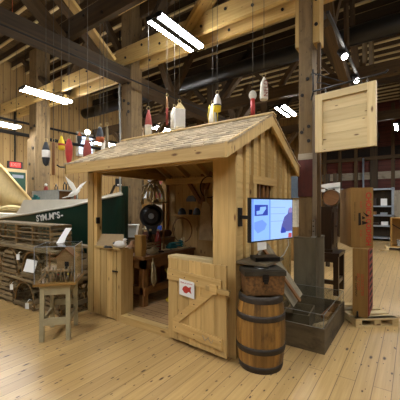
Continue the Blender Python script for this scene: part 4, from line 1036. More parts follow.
# ------------------------------------------------------------------ hanging pine panel and its bracket
L0 = at(316.3, 153, 4.6); fd = V((math.sin(math.radians(97.8)), math.cos(math.radians(97.8)), 0)); fn = V((fd.y, -fd.x, 0)); FWD = .813
z0, z1 = 2.505, 3.37
pf = thing('hanging_sign_board', L0+fd*(FWD/2), 'square framed pine sign board hanging from an iron bracket', 'sign board', None, math.atan2(fd.y, fd.x))
pf.location.z = z0
hf = FWD/2; FH = z1-z0
m = MB(); m.bb(-hf, -hf+.105, -.05, .0, 0, FH); m.build('frame_stile', 'pine_pale', pf)
m = MB(); m.bb(hf-.105, hf, -.05, .0, 0, FH); m.build('frame_stile', 'pine_pale', pf)
m = MB(); m.bb(-hf+.105, hf-.105, -.05, 0, FH-.1, FH); m.build('frame_rail', 'pine_pale', pf)
m = MB(); m.bb(-hf+.105, hf-.105, -.05, 0, 0, .1); m.build('frame_rail', 'pine_pale', pf)
m = MB(); hs = [.1, .265, .43, .6, FH-.1]
for k in range(4): m.bb(-hf+.105, hf-.105, -.012, 0, hs[k]+.002, hs[k+1]-.002, 0, (.35, .75, .25, .65)[k])
m.build('panel_boards', 'pine_pale', pf)
m = MB(); m.bb(-hf, hf, 0.0, .02, 0, FH); m.build('back_board', 'pine', pf)
bk = thing('iron_bracket', (-1.3, 4.98, 3.3), 'black iron bracket arm on the post holding the pine sign board', 'bracket', None, 0, True)
az = z1+.085
s_ = L0-fd*.05; e_ = L0+fd*(FWD+.1)
m = MB(); m.tube([(-1.32, 4.985, az-.05), V((s_.x, s_.y, az-.03)), V((s_.x, s_.y, az)), V((e_.x, e_.y, az)), V((e_.x, e_.y, az))+fd*.03+V((0, 0, .03))], .014, 6)
m.tube([(-1.32, 4.985, az+.33), V((s_.x, s_.y, az+.33)), V((s_.x, s_.y, az+.2)), V((s_.x, s_.y, az))], .012, 6)
m.tube([V((s_.x, s_.y, az+.24))+fd*.03, V((s_.x, s_.y, az+.25))+fd*.1, V((s_.x, s_.y, az+.12))+fd*.06, V((s_.x, s_.y, az+.08))+fd*.16, V((s_.x, s_.y, az+.02))+fd*.26], .01, 5)
m.tube([V((s_.x, s_.y, az+.28)), V((s_.x, s_.y, az+.02))+fd*.45], .008, 5)
m.build('bracket_arm', 'black', bk)
for u_ in (.14, .7):
    c_ = L0+fd*u_; m = MB()
    for k in range(3):
        zz = z1+.02+k*.025
        m.tube([V((c_.x, c_.y, zz))+(fd if k % 2 else fn)*(.01*math.cos(a*PI/4))+V((0, 0, .018*math.sin(a*PI/4))) for a in range(8)], .004, 4, closed=True)
    m.build('chain', 'galv', bk)

# ------------------------------------------------------------------ boat
bt_ = thing('wooden_boat', (-7.6, 4.15, 0), 'dark green wooden boat with a white foredeck behind the traps', 'boat', None, 0, True)
BXs, BXe = -11.2, -4.78
def sheer(x):
    pts = [(-11.2, 1.40), (-8.6, 1.42), (-7.0, 1.56), (-5.86, 1.72), (-5.33, 1.85), (-4.78, 1.97)]
    for (a, za), (b, zb) in zip(pts, pts[1:]):
        if a <= x <= b: return za+(zb-za)*(x-a)/(b-a)
    return pts[-1][1]
def halfw(x, s=1.0):
    u = max(0, min(1, (BXe-x)/3.0)); w = .80*(1-(1-u)**2.2)
    return max(.02, w)
def topz(x):
    s = sheer(x)
    d = 1.84 if x > -7.35 else (1.84-(-7.35-x)*1.1 if x > -7.65 else 1.5)
    return max(s+.03, d if x < -5.3 else s+.03)
NX = 40
def hullpt(i, j, side):
    x = BXs+(BXe-BXs)*i/NX; k = j/10
    zs = sheer(x); zk = .55; z = zk+(zs-zk)*k
    w = halfw(x-(1-k)*.12)*(.12+.88*math.sin(min(1, k*1.05)*PI/2)**.8)
    return V((x-(1-k)*.1*(i/NX), 4.15+side*w, z))
m = MB()
for side in (-1, 1):
    P = [[hullpt(i, j, side) for j in range(11)] for i in range(NX+1)]
    for i in range(NX):
        for j in range(10):
            q = [P[i][j], P[i+1][j], P[i+1][j+1], P[i][j+1]]
            m.face(q if side < 0 else q[::-1], None, .5, 0, True)
P = [hullpt(0, j, -1) for j in range(11)]+[hullpt(0, j, 1) for j in range(10, -1, -1)]
m.face(P[::-1], None, .5, 0)
P = [hullpt(NX, j, -1) for j in range(11)]+[hullpt(NX, j, 1) for j in range(10, -1, -1)]
m.face(P, None, .5, 0)
m.build('hull', 'hull', bt_)
m = MB()
for i in range(NX):
    xa, xb = BXs+(BXe-BXs)*i/NX, BXs+(BXe-BXs)*(i+1)/NX
    for side in (-1, 1):
        wa, wb = halfw(xa)*.995, halfw(xb)*.995
        q = [V((xa, 4.15+side*(wa+.015), sheer(xa)-.03)), V((xb, 4.15+side*(wb+.015), sheer(xb)-.03)), V((xb, 4.15+side*wb*.97, topz(xb))), V((xa, 4.15+side*wa*.97, topz(xa)))]
        m.face(q if side < 0 else q[::-1], None, .5, 0, False)
    m.face([V((xa, 4.15-halfw(xa)*.965, topz(xa))), V((xb, 4.15-halfw(xb)*.965, topz(xb))), V((xb, 4.15+halfw(xb)*.965, topz(xb))), V((xa, 4.15+halfw(xa)*.965, topz(xa)))], None, .5, 0)
m.build('foredeck', 'hullwhite', bt_)
m = MB(); m.tube([(x_, 4.15-halfw(x_)-.012, sheer(x_)-.03) for x_ in [BXs+(BXe-BXs)*k/30 for k in range(31)]], .025, 6); m.build('rub_rail', 'hullwhite', bt_)
m = MB(); m.prism([(BXe-.02, 4.11, .6), (BXe+.06, 4.11, .62), (BXe+.07, 4.11, 2.1), (BXe-.04, 4.11, 2.1)], (0, .08, 0)); m.build('stem_post', 'hull', bt_)
m = MB()
for x_ in (-6.2, -8.5, -10.4): m.bb(x_-.08, x_+.08, 3.5, 4.8, 0, .6)
m.bb(-11, -5.4, 4.08, 4.22, .4, .58); m.build('cradle', 'timber_mid', bt_)
# lettering follows the side of the bow
txt = 'SYM.M9S-'
for k, chx in enumerate(txt):
    pc = on_y(39+k*3.4, 214.2-k*1.05, 3.5)
    # walk to the hull side
    y_ = 3.5
    for _ in range(25):
        pc = on_y(39+k*3.45, 218.6-k*.55, y_); y_ = 4.15-halfw(pc.x)*.985
    dx = .05; tg = V((dx*2, -(halfw(pc.x+dx)-halfw(pc.x-dx)), 0)).normalized()
    ang = math.atan2(tg.y, tg.x)
    lettering(chx, .19, 'white', bt_, local(bt_, pc+V((0, -.03, 0))) @ rz(ang) @ RV @ Matrix.Rotation(.1, 4, 'Z'), bold=.006)
# things on the deck
DZK = 1.845
def ondeck(px, y_): p = on_y(px, 200, y_); return p.x
xa, xb = on_y(32, 195, 3.85).x, on_y(58.5, 195, 3.85).x
gb = thing('grey_box', ((xa+xb)/2, 4.05, DZK), 'long grey box open at one end on the boat deck', 'box', None, 0, True)
m = MB(); m.bb(xa, xb, 3.85, 3.87, DZK, 2.08); m.bb(xa, xb, 4.33, 4.35, DZK, 2.08); m.bb(xa, xb, 3.87, 4.33, 2.06, 2.08); m.bb(xa, xa+.02, 3.87, 4.33, DZK, 2.06); m.build('box_panels', 'grey', gb)
m = MB(); m.bb(xb-.3, xb-.28, 3.87, 4.33, DZK, 2.06); m.build('inner_board', 'benchwood', gb)
p = on_y(35, 200, 3.7); t = thing('teal_tin', (p.x, 3.72, DZK), 'small teal engine part before the grey box', 'engine part', None, 0)
m = MB(); m.bb(-.1, .1, -.05, .05, 0, .07); m.cyl((-.05, 0, .07), (-.05, 0, .13), .03, n=10); m.cyl((.06, 0, .07), (.06, 0, .11), .025, n=10); m.build('casting', 'teal', t)
p = on_y(46, 190, 4.0); t = thing('small_figurine', (p.x, 4.0, 2.08), 'small pale figurine on top of the grey box', 'figurine', None, 0)
m = MB(); m.rings([(V((0, 0, 0)), .05), (V((0, 0, .08)), .045), (V((0, 0, .12)), .02)], 10); m.build('figure_base', 'oldred', t)
m = MB(); m.ball((0, 0, .15), .035, 10, 7); m.build('figure_head', 'white', t)
# gull
g0 = on_y(75, 198, 3.95); g0.z = DZK
gl = thing('gull_model', g0, 'white gull model with raised wings on the boat deck', 'bird model', None, TH)
m = MB(); m.rings([(V((-.16, 0, .06)), .012), (V((-.09, 0, .10)), .045), (V((.0, 0, .15)), .06), (V((.07, 0, .21)), .045), (V((.1, 0, .26)), .03), (V((.125, 0, .28)), .012)], 12); m.build('body', 'white', gl)
m = MB(); m.ball((.115, 0, .275), .034, 10, 7); m.rings([(V((.14, 0, .275)), .01), (V((.175, 0, .26)), .002)], 6); m.build('head', 'white', gl)
m = MB(); m.prism([(-.02, -.02, .16), (.05, -.02, .2), (-.02, -.05, .36), (-.17, -.1, .5), (-.11, -.06, .32)], (0, .012, .004)); m.build('wing', 'white', gl)
m = MB(); m.prism([(-.0, .02, .17), (.06, .02, .19), (.2, .08, .38), (.22, .1, .42), (.09, .06, .34)], (0, .012, .004)); m.build('wing', 'white', gl)
m = MB(); m.prism([(-.13, -.03, .075), (-.27, -.05, .03), (-.27, .05, .03), (-.13, .03, .075)], (0, 0, .01)); m.build('tail', 'white', gl)
m = MB(); m.cyl((0, .02, 0), (0, .02, .11), .007, n=5); m.cyl((0, -.02, 0), (0, -.02, .11), .007, n=5); m.build('legs', 'orange', gl)
# tool hooks at the wall behind the deck
for k, (px, py) in enumerate(((55, 188), (63.5, 186), (66.5, 186))):
    c_ = at(px, py, 7.9); m = MB()
    c_ = on_y(px, py, 4.45)
    z_ = DZK
    m.tube([(c_.x, 4.45, z_), (c_.x, 4.45, c_.z+.02), (c_.x+.06, 4.45, c_.z+.1), (c_.x+.12, 4.45, c_.z+.02), (c_.x+.1, 4.45, z_+.05)], .014, 5)
    single(m, 'iron_hook', 'black', ('tall bent iron hook behind the grey box on the deck', 'bent iron hook left of the gull model', 'bent iron hook close beside the gull model')[k], 'hook', 'iron hooks on the boat deck')
# sail with its spar
def sailf(u, v):
    # u across to the right foot, v up
    xl, xr = -12.1, -8.85
    ztop_l = 3.75
    x = xl+(xr-xl)*u
    zt = ztop_l+(1.86-ztop_l)*u; zb = 1.56+.12*math.sin(u*PI)*-1
    z = zb+(zt-zb)*v
    y = 4.3+.07*math.sin(u*9+v*3)*(1-v)+.12*(1-v)*math.sin(v*7+u*2)
    return (x, y, z)
sl = thing('furled_sail', (-10.5, 4.3, 1.55), 'cream canvas sail draped from a slanting spar over the boat', 'sail', None, 0, True)
m = MB(); m.grid(sailf, 30, 16); m.grid(lambda u, v: V(sailf(u, v))+V((0, .015, 0)), 30, 16); m.build('sail_cloth', 'canvas', sl)
m = MB(); m.cyl((-12.15, 4.26, 3.80), (-8.8, 4.26, 1.86), .045, .035, n=10); m.build('spar', 'pine', sl)
m = MB()
for k, zz in enumerate((1.53, 1.6, 1.66)): m.tube([(-12.1+3.2*i/12, 4.2-.05*k+.03*math.sin(i+k), zz+.02*math.sin(i*1.3+k)) for i in range(13)], .05, 7)
m.build('sail_folds', 'canvas', sl)

# ------------------------------------------------------------------ lobster traps
def trap(loc, label, round_top=True, L=.92, Wd=.5, Ht=.42, group='lobster traps in the stack', rot=0, seed=1, end=True):
    rnd = random.Random(seed)
    t = thing('lobster_trap', loc, label, 'trap', group, rot)
    m = MB()
    for y in (-Wd/2+.02, 0, Wd/2-.02): m.bb(-L/2, L/2, y-.02, y+.02, .0, .025)
    for x in (-L/2+.02, 0, L/2-.02): m.bb(x-.02, x+.02, -Wd/2, Wd/2, .025, .05)
    m.build('base_frame', 'trapwood', t)
    def prof(k):
        if round_top: a = PI*k; return V((0, -Wd/2*math.cos(a), .05+(Ht-.06)*math.sin(a)**.85))
        return None
    for x in (-L/2+.02, 0, L/2-.02):
        m = MB()
        if round_top: m.tube([V((x, 0, 0))+prof(k/12) for k in range(13)], .014, 5)
        else:
            m.beam((x, -Wd/2+.02, .05), (x, -Wd/2+.02, Ht), .03, .03); m.beam((x, Wd/2-.02, .05), (x, Wd/2-.02, Ht), .03, .03); m.beam((x, -Wd/2, Ht), (x, Wd/2, Ht), .03, .03)
        m.build('bow', 'trapbow', t)
    m = MB()
    if round_top:
        n = 7
        for k in range(n):
            p, q = prof((k+.32)/n), prof((k+.7)/n)
            c_ = (p+q)/2; d = (q-p); w = d.length; d.normalize(); nr = V((0, d.z, -d.y))*-1
            m.obox(c_+nr*.012, [V((1, 0, 0)), d, nr], [L/2*rnd.uniform(.97, 1.01), w/2, .006])
        m.build('slats', 'trapwood', t)
        m = MB()
        for k in range(5 if end else 1):
            z = .06+k*.078; hw_ = Wd/2*math.sqrt(max(.05, 1-(z/Ht)**2))-.02
            m.bb(L/2+.005, L/2+.015, -hw_, hw_, z, z+.045)
        m.build('end_slats', 'trapwood', t)
    else:
        for y in (-Wd/2, Wd/2):
            for z in (.12, .24, .36): m.bb(-L/2, L/2, y-.006, y+.006, z-.012, z+.012)
        for k in range(6): yy = -Wd/2+.04+k*(Wd-.08)/5; m.bb(-L/2-.02, L/2+.02, yy-.025, yy+.025, Ht+.015, Ht+.03)
        for z in (.08, .16, .24, .32): m.bb(L/2, L/2+.012, -Wd/2, Wd/2, z-.022, z+.022)
        m.build('slats', 'trapwood', t)
    m = MB()
    if round_top:
        for i in range(9):
            x = -L/2+.05+i*(L-.1)/8; m.tube([V((x, 0, 0))+prof(k/8)*.95 for k in range(9)], .004, 4)
        if not end:
            for k in range(1, 9):
                p_ = prof(k/9); m.tube([V((L/2-.03, p_.y, p_.z)), V((L/2-.3, p_.y*.3, .22+(p_.z-.22)*.35))], .004, 4)
            for j in (.35, .7, 1.0): m.tube([V((L/2-.03-.27*j, prof(k/12).y*(1-.7*j), prof(k/12).z*(1-.65*j)+.14*j)) for k in range(13)], .004, 4)
    else:
        for i in range(10): x = -L/2+.04+i*(L-.08)/9; m.tube([(x, -Wd/2+.02, .05), (x, -Wd/2+.02, Ht), (x, Wd/2-.02, Ht), (x, Wd/2-.02, .05)], .004, 4)
        for z in (.1, .18, .3): m.tube([(-L/2, -Wd/2+.02, z), (L/2, -Wd/2+.02, z)], .004, 4)
    m.build('netting', 'weathered', t)
    return t
NR = -PI/2
def tr(x, y, z, Ht, lab, sd, **k): return trap((x, y, z), lab, True, .86, .61, Ht, rot=NR+random.uniform(-.03, .03), seed=sd, **k)
tr(-5.31, 2.87, 0, .44, 'open ended lobster trap on the floor left of the stool', 1, end=False)
tr(-5.95, 2.87, 0, .44, 'lobster trap on the floor at the left edge of the stack', 2, end=True)
tr(-6.6, 2.87, 0, .44, 'lobster trap on the floor outside the left edge of the photo', 3)
tr(-4.67, 2.98, 0, .44, 'lobster trap on the floor behind the stool', 4, end=True)
tr(-5.06, 2.87, .50, .46, 'open ended lobster trap in the middle layer behind the white notice', 5, end=False)
tr(-5.80, 2.87, .50, .46, 'lobster trap with slatted end in the middle layer at the left', 6, end=True)
tr(-6.45, 2.87, .50, .46, 'middle layer lobster trap outside the left edge of the photo', 7)
trap((-5.22, 2.72, 1.015), 'flat topped lobster trap on top of the stack, right one', False, 1.15, .36, .35, seed=8)
trap((-6.5, 2.75, 1.015), 'flat topped lobster trap on top of the stack, left one', False, 1.35, .4, .35, seed=9)
for z, lab in ((.455, 'weathered plank between the floor traps and middle traps'), (.975, 'weathered plank between the middle traps and the top traps')):
    for yy, w_ in ((2.5, 'near one'), (2.87, 'middle one'), (3.2, 'far one')):
        m = MB(); m.bb(-7, -4.38, yy-.07, yy+.07, z, z+.04); single(m, 'plank', 'trapwood', lab+', '+w_, 'plank', 'planks in the trap stack')
t = thing('slatted_box', (-4.55, 2.9, .495), 'weathered slatted fish box behind the display case', 'box', None, 0, True)
m = MB()
for k in range(5): m.bb(-4.74, -4.36, 2.5, 2.51, .50+k*.09, .56+k*.09); m.bb(-4.36, -4.35, 2.5, 3.3, .50+k*.09, .56+k*.09)
m.build('slats', 'trapwood', t)
m = MB(); m.bb(-4.72, -4.37, 2.52, 3.28, .5, .52)
for x in (-4.72, -4.40):
    for y in (2.52, 3.24): m.bb(x, x+.035, y, y+.035, .52, .95)
m.build('frame', 'trapwood', t)
m = MB(); c_ = at(30.5, 266, 4.68); u_ = (RT+V((0, 0, -.18))).normalized(); w_ = V((0, 0, 1))-u_*u_.z; w_ = (w_.normalized()+FW*.25).normalized()
m.obox(c_, [u_, w_, u_.cross(w_)], [.085, .095, .003]); n_ = u_.cross(w_); m.obox(c_+FW*.06-w_*.02, [FW, u_, FW.cross(u_).normalized()], [.06, .01, .008])
single(m, 'paper_notice', 'paper', 'white paper notice leaning against the middle trap', 'notice')
for (px, py, d, lab) in ((18, 257, 4.95, 'small white tag on the middle trap at left'), (11.5, 287, 5.1, 'small white tag on the bottom trap at left'), (27, 306, 4.55, 'small white tag on the bottom trap beside the stool')):
    c_ = at(px, py, d); m = MB(); m.obox(c_, [RT, FW, V((0, 0, 1))], [.026, .004, .045]); 
    c2 = c_+FW*.12; m.tube([c_+V((0, 0, .05)), (c_+c2)/2+V((0, 0, .08)), c2+V((0, 0, .05))], .004, 4); single(m, 'white_tag', 'paper', lab, 'tag', 'white tags on the traps')

# ------------------------------------------------------------------ stool and display case
su_ang = math.radians(47); sc_ = V((-3.87, 2.25, 0))
sl_ = thing('stool', sc_, 'grey painted wooden stool carrying the clear display case', 'stool', None, su_ang)
SH = .70
m = MB(); m.bb(-.185, .185, -.26, .26, SH-.035, SH); m.build('seat', 'stoolpaint', sl_)
m = MB(); m.bb(-.165, .165, -.25, -.23, SH-.12, SH-.035); m.bb(-.165, .165, .23, .25, SH-.12, SH-.035); m.bb(-.17, -.15, -.25, .25, SH-.12, SH-.035); m.bb(.15, .17, -.25, .25, SH-.12, SH-.035); m.build('apron', 'stoolpaint', sl_)
for sx in (-1, 1):
    for sy in (-1, 1):
        m = MB(); m.beam((sx*.158, sy*.245, 0), (sx*.15, sy*.232, SH-.035), .052, .052, (0, 1, 0)); m.build('leg', 'stoolpaint', sl_)
m = MB(); m.bb(-.16, .16, -.26, -.235, .2, .29); m.build('stretcher', 'stoolpaint', sl_)
m = MB(); m.bb(-.16, .16, .235, .26, .3, .38); m.build('stretcher', 'stoolpaint', sl_)
for sx in (-1, 1):
    m = MB(); m.bb(sx*.165-.012, sx*.165+.012, -.25, .25, .21, .27); m.build('stretcher', 'stoolpaint', sl_)
cs = thing('display_case', sc_+V((0, 0, SH)), 'clear display case on the stool around a model fishing stage', 'display case', None, su_ang)
cw, cd, chh = .235, .275, .49
m = MB(); m.bb(-cw-.015, cw+.015, -cd-.015, cd+.015, 0, .03); m.build('case_base', 'crate', cs)
m = MB(); g = .004
m.bb(-cw, cw, -cd, -cd+g, .03, chh); m.bb(-cw, cw, cd-g, cd, .03, chh); m.bb(-cw, -cw+g, -cd+g, cd-g, .03, chh); m.bb(cw-g, cw, -cd+g, cd-g, .03, chh); m.bb(-cw, cw, -cd, cd, chh, chh+g); m.build('clear_panes', 'glass', cs)
m = MB()
for sx in (-1, 1):
    for sy in (-1, 1): m.beam((sx*cw, sy*cd, .03), (sx*cw, sy*cd, chh), .007, .007)
    m.beam((sx*cw, -cd, chh), (sx*cw, cd, chh), .007, .007); m.beam((-cw, sx*cd, chh), (cw, sx*cd, chh), .007, .007)
m.build('case_edges', 'greymetal', cs)
mo = thing('model_fishing_stage', sc_+V((0, 0, SH+.031)), 'small wooden model of a fishing hut on stilts inside the clear case', 'model', None, su_ang)
hx = .09
m = MB(); m.bb(hx-.1, hx+.1, -.12, .12, .15, .3); m.prism([(hx-.1, -.12, .3), (hx+.1, -.12, .3), (hx, -.12, .4)], (0, .24, 0)); m.build('hut_walls', 'modelwood', mo)
m = MB()
for sg in (-1, 1): m.beam((hx+sg*.125, 0, .28), (hx, 0, .41), .26, .01, (0, 1, 0)) if False else m.prism([(hx+sg*.13, -.135, .275), (hx, -.135, .408), (hx, -.135, .42), (hx+sg*.135, -.135, .285)], (0, .27, 0))
m.build('hut_roof', 'benchwood', mo)
m = MB(); m.bb(hx-.005, hx+.045, -.124, -.119, .15, .24); m.build('hut_door', 'black', mo)
m = MB(); m.bb(-.18, .2, -.22, .15, .13, .15); m.build('deck', 'modelwood', mo)
m = MB()
for k in range(9): x = -.17+k*.045; m.cyl((x, -.215, 0), (x+random.uniform(-.01, .01), -.215, .15+random.uniform(0, .05)), .009, n=6); m.cyl((x, .1, 0), (x, .1, .14), .008, n=6)
m.build('stilts', 'weathered', mo)
m = MB(); m.beam((-.1, -.1, .15), (-.1, -.1, .37), .012, .012); m.beam((-.1, -.1, .34), (-.03, -.1, .34), .01, .01); m.beam((-.1, -.1, .28), (-.04, -.1, .28), .008, .008); m.build('mast', 'benchwood', mo)
m = MB(); m.beam((-.2, -.24, .01), (-.1, -.2, .14), .06, .012); m.build('ramp', 'modelwood', mo)
for x, mt in ((.03, 'red'), (.08, 'green'), (.15, 'yellow')):
    m = MB(); m.ball((x, -.23, .1), .009, 8, 5); m.build('tiny_float', mt, mo)
m = MB(); m.beam((-.12, -.19, .06), (-.15, -.17, .10), .05, .03); m.build('rocks', 'grey', mo)
pp = MB(); pc = sc_+V((0, 0, SH+chh+.006)); pp.prism([(-.06, 0, 0), (.03, 0, 0), (.05, .12, .0), (-.03, .12, .0)], (0, 0, .002))
single_ = thing('text_card', pc+V((-.03, 0.02, 0)), 'tilted white text card standing on top of the display case', 'card', None, TH)
m = MB(); m.prism([(-.055, 0, 0), (.03, 0, 0), (.115, .1, .2), (.03, .1, .2)], (0, .004, .0)); m.build('card_sheet', 'paper', single_)
m = MB(); m.prism([(.0, .06, .0), (.03, .06, .0), (.08, .1, .19), (.05, .1, .19)], (0, .004, 0)); m.build('card_prop', 'paper', single_)
pp = None

# ------------------------------------------------------------------ hanging floats
def cord(t, p, zt=ZC, r=.006, mat='cord'):
    m = MB(); m.cyl(p, (p.x, p.y, zt), r, n=5); m.build('hanging_cord', mat, t)
def buoy(px, ytop, ybot, wpx, d, prof, mats, mis, label, stick=0, n=14, square=False, cords=True, group='hanging fishing floats', name='fishing_float', tilt=0):
    p = at(px, ybot, d); hgt = (ybot-ytop)/F*d; r = wpx/F*d/2
    # hang clear: base point
    t = thing(name, p, label, 'float', group, random.uniform(0, 1) if not square else TH+.3)
    m = MB(); m.rings([(V((0, 0, hgt*z)), max(.002, r*q)) for z, q in prof], 4 if square else n, True, mis, smooth=not square); m.build('float_body', mats, t)
    if stick:
        m = MB(); m.cyl((0, 0, hgt*.98), (0, 0, hgt+stick), .014, n=6); m.build('spindle', 'weathered', t)
    m = MB(); hz_ = hgt+stick; m.tube([(0, 0, hz_-.01), (.03, 0, hz_+.02), (.02, 0, hz_+.06), (-.02, 0, hz_+.06), (-.03, 0, hz_+.02)], .006, 5, closed=True); m.build('rope_loop', 'ropecream', t)
    if cords: m = MB(); m.cyl((0, 0, hz_+.05), (0, 0, ZC-p.z), .005, n=5); m.build('hanging_cord', 'cord', t)
    return t
spind = [(0, .3), (.1, .7), (.35, 1), (.65, 1), (.9, .55), (1, .3)]
buoy(46, 142, 166, 7.5, 5.6, spind, ['navy', 'white'], (0, 0, 1, 0, 0), 'black float with a white band hanging over the boat')
buoy(53.5, 142, 175, 3.2, 5.7, [(0, .8), (.05, 1), (.95, .9), (1, .7)], ['benchwood'], (0,), 'thin brown wooden stick float between black and yellow floats')
buoy(61.5, 136, 150, 6.2, 5.8, [(0, .8), (.08, 1), (.3, 1), (.45, .97), (.62, .9), (.8, .5), (1, .25)], ['yellow', 'red'], (0, 0, 1, 0, 0, 0), 'yellow float with a red band hanging over the boat')
buoy(69, 139, 168, 7, 5.6, [(0, .3), (.15, .5), (.45, .95), (.75, 1), (.92, .7), (1, .4)], ['red'], (0,), 'long red float hanging at the left end of the shack roof')
buoy(79.5, 132, 144, 4.5, 7.0, spind, ['navy', 'orange'], (0, 0, 0, 1, 1), 'small dark float hanging before the bright window')
buoy(87.5, 137, 161, 8, 5.25, [(0, 1), (.3, 1), (.6, .85), (.85, .55), (1, .3)], ['oldred', 'straw'], (0, 0, 0, 1), 'pinkish worn float at the left end of the shack roof', n=8)
buoy(100, 127, 142, 8, 5.5, [(0, 1), (.3, 1), (.32, .98), (.8, .6), (1, .35)], ['navy', 'orange'], (1, 0, 0, 0), 'black float with an orange base above the roof shingles')
buoy(103.5, 141, 153, 4.5, 6.0, [(0, 1), (.1, 1.05), (.9, 1.05), (1, .9)], ['oldwhite'], (0,), 'small white cylinder float beside the grey stake')
buoy(107, 126, 154, 3.8, 5.4, [(0, .9), (.1, 1), (.9, .8), (1, .3)], ['weathered'], (0,), 'grey wooden stake float above the shingles', n=6)
buoy(148.5, 110, 138, 7.5, 5.5, [(0, .75), (.2, .95), (.42, 1), (.45, 1), (.72, .75), (.95, .35), (1, .2)], ['oldwhite', 'oldred'], (0, 0, 0, 1, 1, 1), 'float half white and half dark red above the shingles')
buoy(167, 97, 125, 2.6, 6.0, [(0, 1), (.6, 1), (.9, .8), (1, .5)], ['oldred', 'benchwood'], (0, 1, 1), 'thin reddish stick float left of the white block float', n=6)
buoy(179.5, 103, 128, 13.5, 5.4, [(0, 1), (.02, 1), (.72, 1), (.9, .5), (1, .25)], ['white', 'ropecream'], (0, 0, 1, 1), 'big white block float with a pale rope top', square=True)
buoy(174.5, 108, 133, 8, 5.9, [(0, 1), (.8, 1), (1, .4)], ['oldwhite'], (0,), 'second white float half hidden behind the white block float', n=6)
buoy(217.3, 94, 111.5, 7.8, 5.2, [(0, .9), (.3, 1), (.34, 1.04), (.38, 1), (.7, .85), (.95, .4), (1, .2)], ['yellow', 'white', 'navy'], (0, 2, 2, 1, 1, 1), 'white float with a yellow base and dark ring')
t = buoy(212.7, 104, 126, 8.5, 5.8, [(0, 1), (.25, 1), (.5, .85), (.8, .55), (1, .2)], ['oldwhite'], (0,), 'bundle of white rope float left of the yellow based float', n=9)
m = MB()
for k in range(5): a = k*1.3; m.tube([(.07*math.cos(a), .07*math.sin(a), .4), (.1*math.cos(a), .1*math.sin(a), .2), (.09*math.cos(a+.2), .09*math.sin(a+.2), .02)], .008, 4)
m.build('yellow_rope', 'yellow', t)
t = buoy(252.8, 99, 121, 4.4, 4.9, [(0, 1), (1, 1)], ['red'], (0,), 'red stick with a white round head above the shack peak', n=10, cords=False)
m = MB(); hz_ = (22)/F*4.9; m.ball((0, 0, hz_+.06), .065, 14, 9, 0, (1, .45, 1.25)); m.v = [rz(TH-t.rotation_euler.z) @ v for v in m.v]; m.build('round_head', 'oldwhite', t)
m = MB(); m.cyl((0, 0, hz_+.13), (0, 0, ZC-t.location.z), .005, n=5); m.build('hanging_cord', 'cord', t)
t = buoy(264, 77, 100, 8, 5.0, [(0, .95), (.06, 1), (.5, 1), (.75, .8), (.92, .4), (1, .15)], ['oldwhite'], (0,), 'white bullet shaped float with faded red lettering', n=16)
lettering('NFLD', .11, 'oldred', t, rz(TH+.3-t.rotation_euler.z) @ T(0, -.0675, .17) @ RV @ Matrix.Rotation(PI/2, 4, 'Z'))

# ------------------------------------------------------------------ things seen through and past the shack
wt = on_y(129.5, 230, 4.7)
t = thing('white_tub', (wt.x, 4.7, 0), 'white plastic tub on a stand seen through the shack', 'tub', None, TH)
m = MB(); m.prism([(-.17, -.1, 1.0), (.15, -.1, 1.0), (.19, -.12, 1.27), (-.2, -.12, 1.27)], (0, .24, 0)); m.bb(-.21, .2, -.13, .13, 1.255, 1.285); m.build('tub_body', 'white', t)
m = MB(); m.bb(-.2, .2, -.13, .13, .96, 1.0); m.bb(-.17, -.12, -.1, .1, 0, .96); m.bb(.12, .17, -.1, .1, 0, .96); m.build('stand', 'timber_mid', t)
# bench of tools behind
t = thing('tool_cupboard', (-5.0, 7.4, 0), 'open grey cupboard of boxes seen through the shack', 'cupboard', None, 0, True)
xa, xb = on_y(137, 200, 7.4).x, on_y(172, 200, 7.4).x
m = MB()
for x in (xa, (xa+xb)/2, xb): m.bb(x-.03, x+.03, 7.3, 7.7, 0, 2.9)
m.build('uprights', 'timber_mid', t)
for z in (.9, 1.45, 1.95, 2.4): m = MB(); m.bb(xa-.05, xb+.05, 7.3, 7.7, z-.02, z+.02); m.build('shelf_board', 'weathered', t)
rnd = random.Random(9)
its = [('paper', 1.97, .42, .22), ('oldred', 1.97, .75, .16), ('bluegrey', 1.97, 1.1, .2), ('crate_pale', 1.47, .15, .3), ('white', 1.47, .75, .28), ('crate', 1.47, 1.15, .3), ('blue', .92, .9, .12), ('white', .92, .5, .25), ('grey', 2.42, .6, .2), ('oldred', 2.42, 1.05, .15)]
nm = {'paper': 'white', 'oldred': 'dull red', 'bluegrey': 'blue grey', 'crate_pale': 'pale brown', 'white': 'white', 'crate': 'brown', 'blue': 'blue', 'grey': 'grey'}
shelfname = {1.97: 'third', 1.47: 'second', .92: 'lowest', 2.42: 'top'}
for mt, z, fx, h in its:
    x = xa+fx*(xb-xa)/1.35; m = MB(); m.bb(x-.11, x+.11, 7.33, 7.6, z, z+h); single(m, 'stored_box', mt, '%s box on the %s board of the cupboard beyond the shack' % (nm[mt], shelfname[z]), 'box', 'boxes in the cupboard beyond the shack')
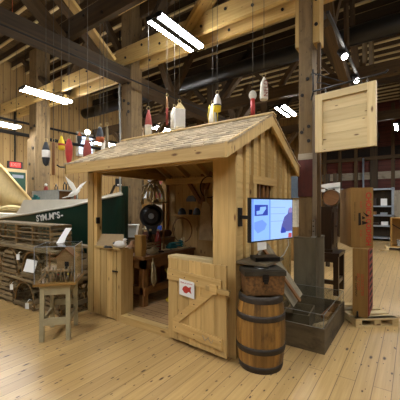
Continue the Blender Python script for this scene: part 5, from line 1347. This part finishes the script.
# black box on the wall behind
p = at(120, 183, 9); t = thing('black_speaker', (p.x, p.y, p.z-.1), 'black box with a white label hung on the far wall post', 'box', None, TH)
m = MB(); m.bb(-.12, .12, -.08, .08, 0, .22); m.build('case', 'black', t); m = MB(); m.bb(-.06, .08, -.09, -.08, .02, .06); m.build('white_label', 'paper', t)
m = MB(); m.bb(-.02, .02, -.02, .02, .22, ZC-p.z+.1); m.build('drop_rod', 'blackpipe', t)
m = MB(); m.beam(at(108, 200, 8.5), at(115, 185, 8.5), .07, .05); a_ = at(108, 200, 8.5); m.beam((a_.x, a_.y, 0), a_, .05, .05); single(m, 'pole', 'timber_dark', 'dark slanting pole on a stand beyond the boat bow', 'pole')
# shelving beyond the gable
for k, (px, py, d, w, h, mt, lab) in enumerate(((294.5, 222, 9.5, .22, .9, 'oldwhite', 'pale upright cabinet glimpsed between television and post'), (296, 243, 9.0, .3, .28, 'crate', 'yellow brown box glimpsed under the pale cabinet'), (294, 181, 9.3, .3, .45, 'bluegrey', 'grey stack of boards glimpsed right of the gable eave'))):
    p = at(px, py, d) if k != 1 else at(294.5, 222, 9.5)
    if k == 0: z0_, z1_ = 1.05, 1.9
    elif k == 1: z0_, z1_ = 0, 1.05
    else: z0_, z1_ = 1.95, 2.75
    m = MB(); m.bb(p.x-w/2-.1, p.x+w/2, p.y-.15, p.y+.15, z0_, z1_); single(m, 'stored_cabinet' if k == 0 else 'stored_box', mt, lab, 'cabinet' if k == 0 else 'box')

for o in WORLD_ROOTS:
    if '_w' in o: del o['_w']

# ------------------------------------------------------------------ light and view
w = bpy.data.worlds.new('hall_air'); bpy.context.scene.world = w; w.use_nodes = True
w.node_tree.nodes['Background'].inputs[0].default_value = (.9, .85, .75, 1); w.node_tree.nodes['Background'].inputs[1].default_value = .02
vs = bpy.context.scene.view_settings
vs.view_transform = 'Standard'; vs.look = 'None'; vs.gamma = 1; vs.use_curve_mapping = False; vs.exposure = 1.24
cy = bpy.context.scene.cycles
cy.max_bounces = 6; cy.diffuse_bounces = 3; cy.glossy_bounces = 3; cy.transparent_max_bounces = 12
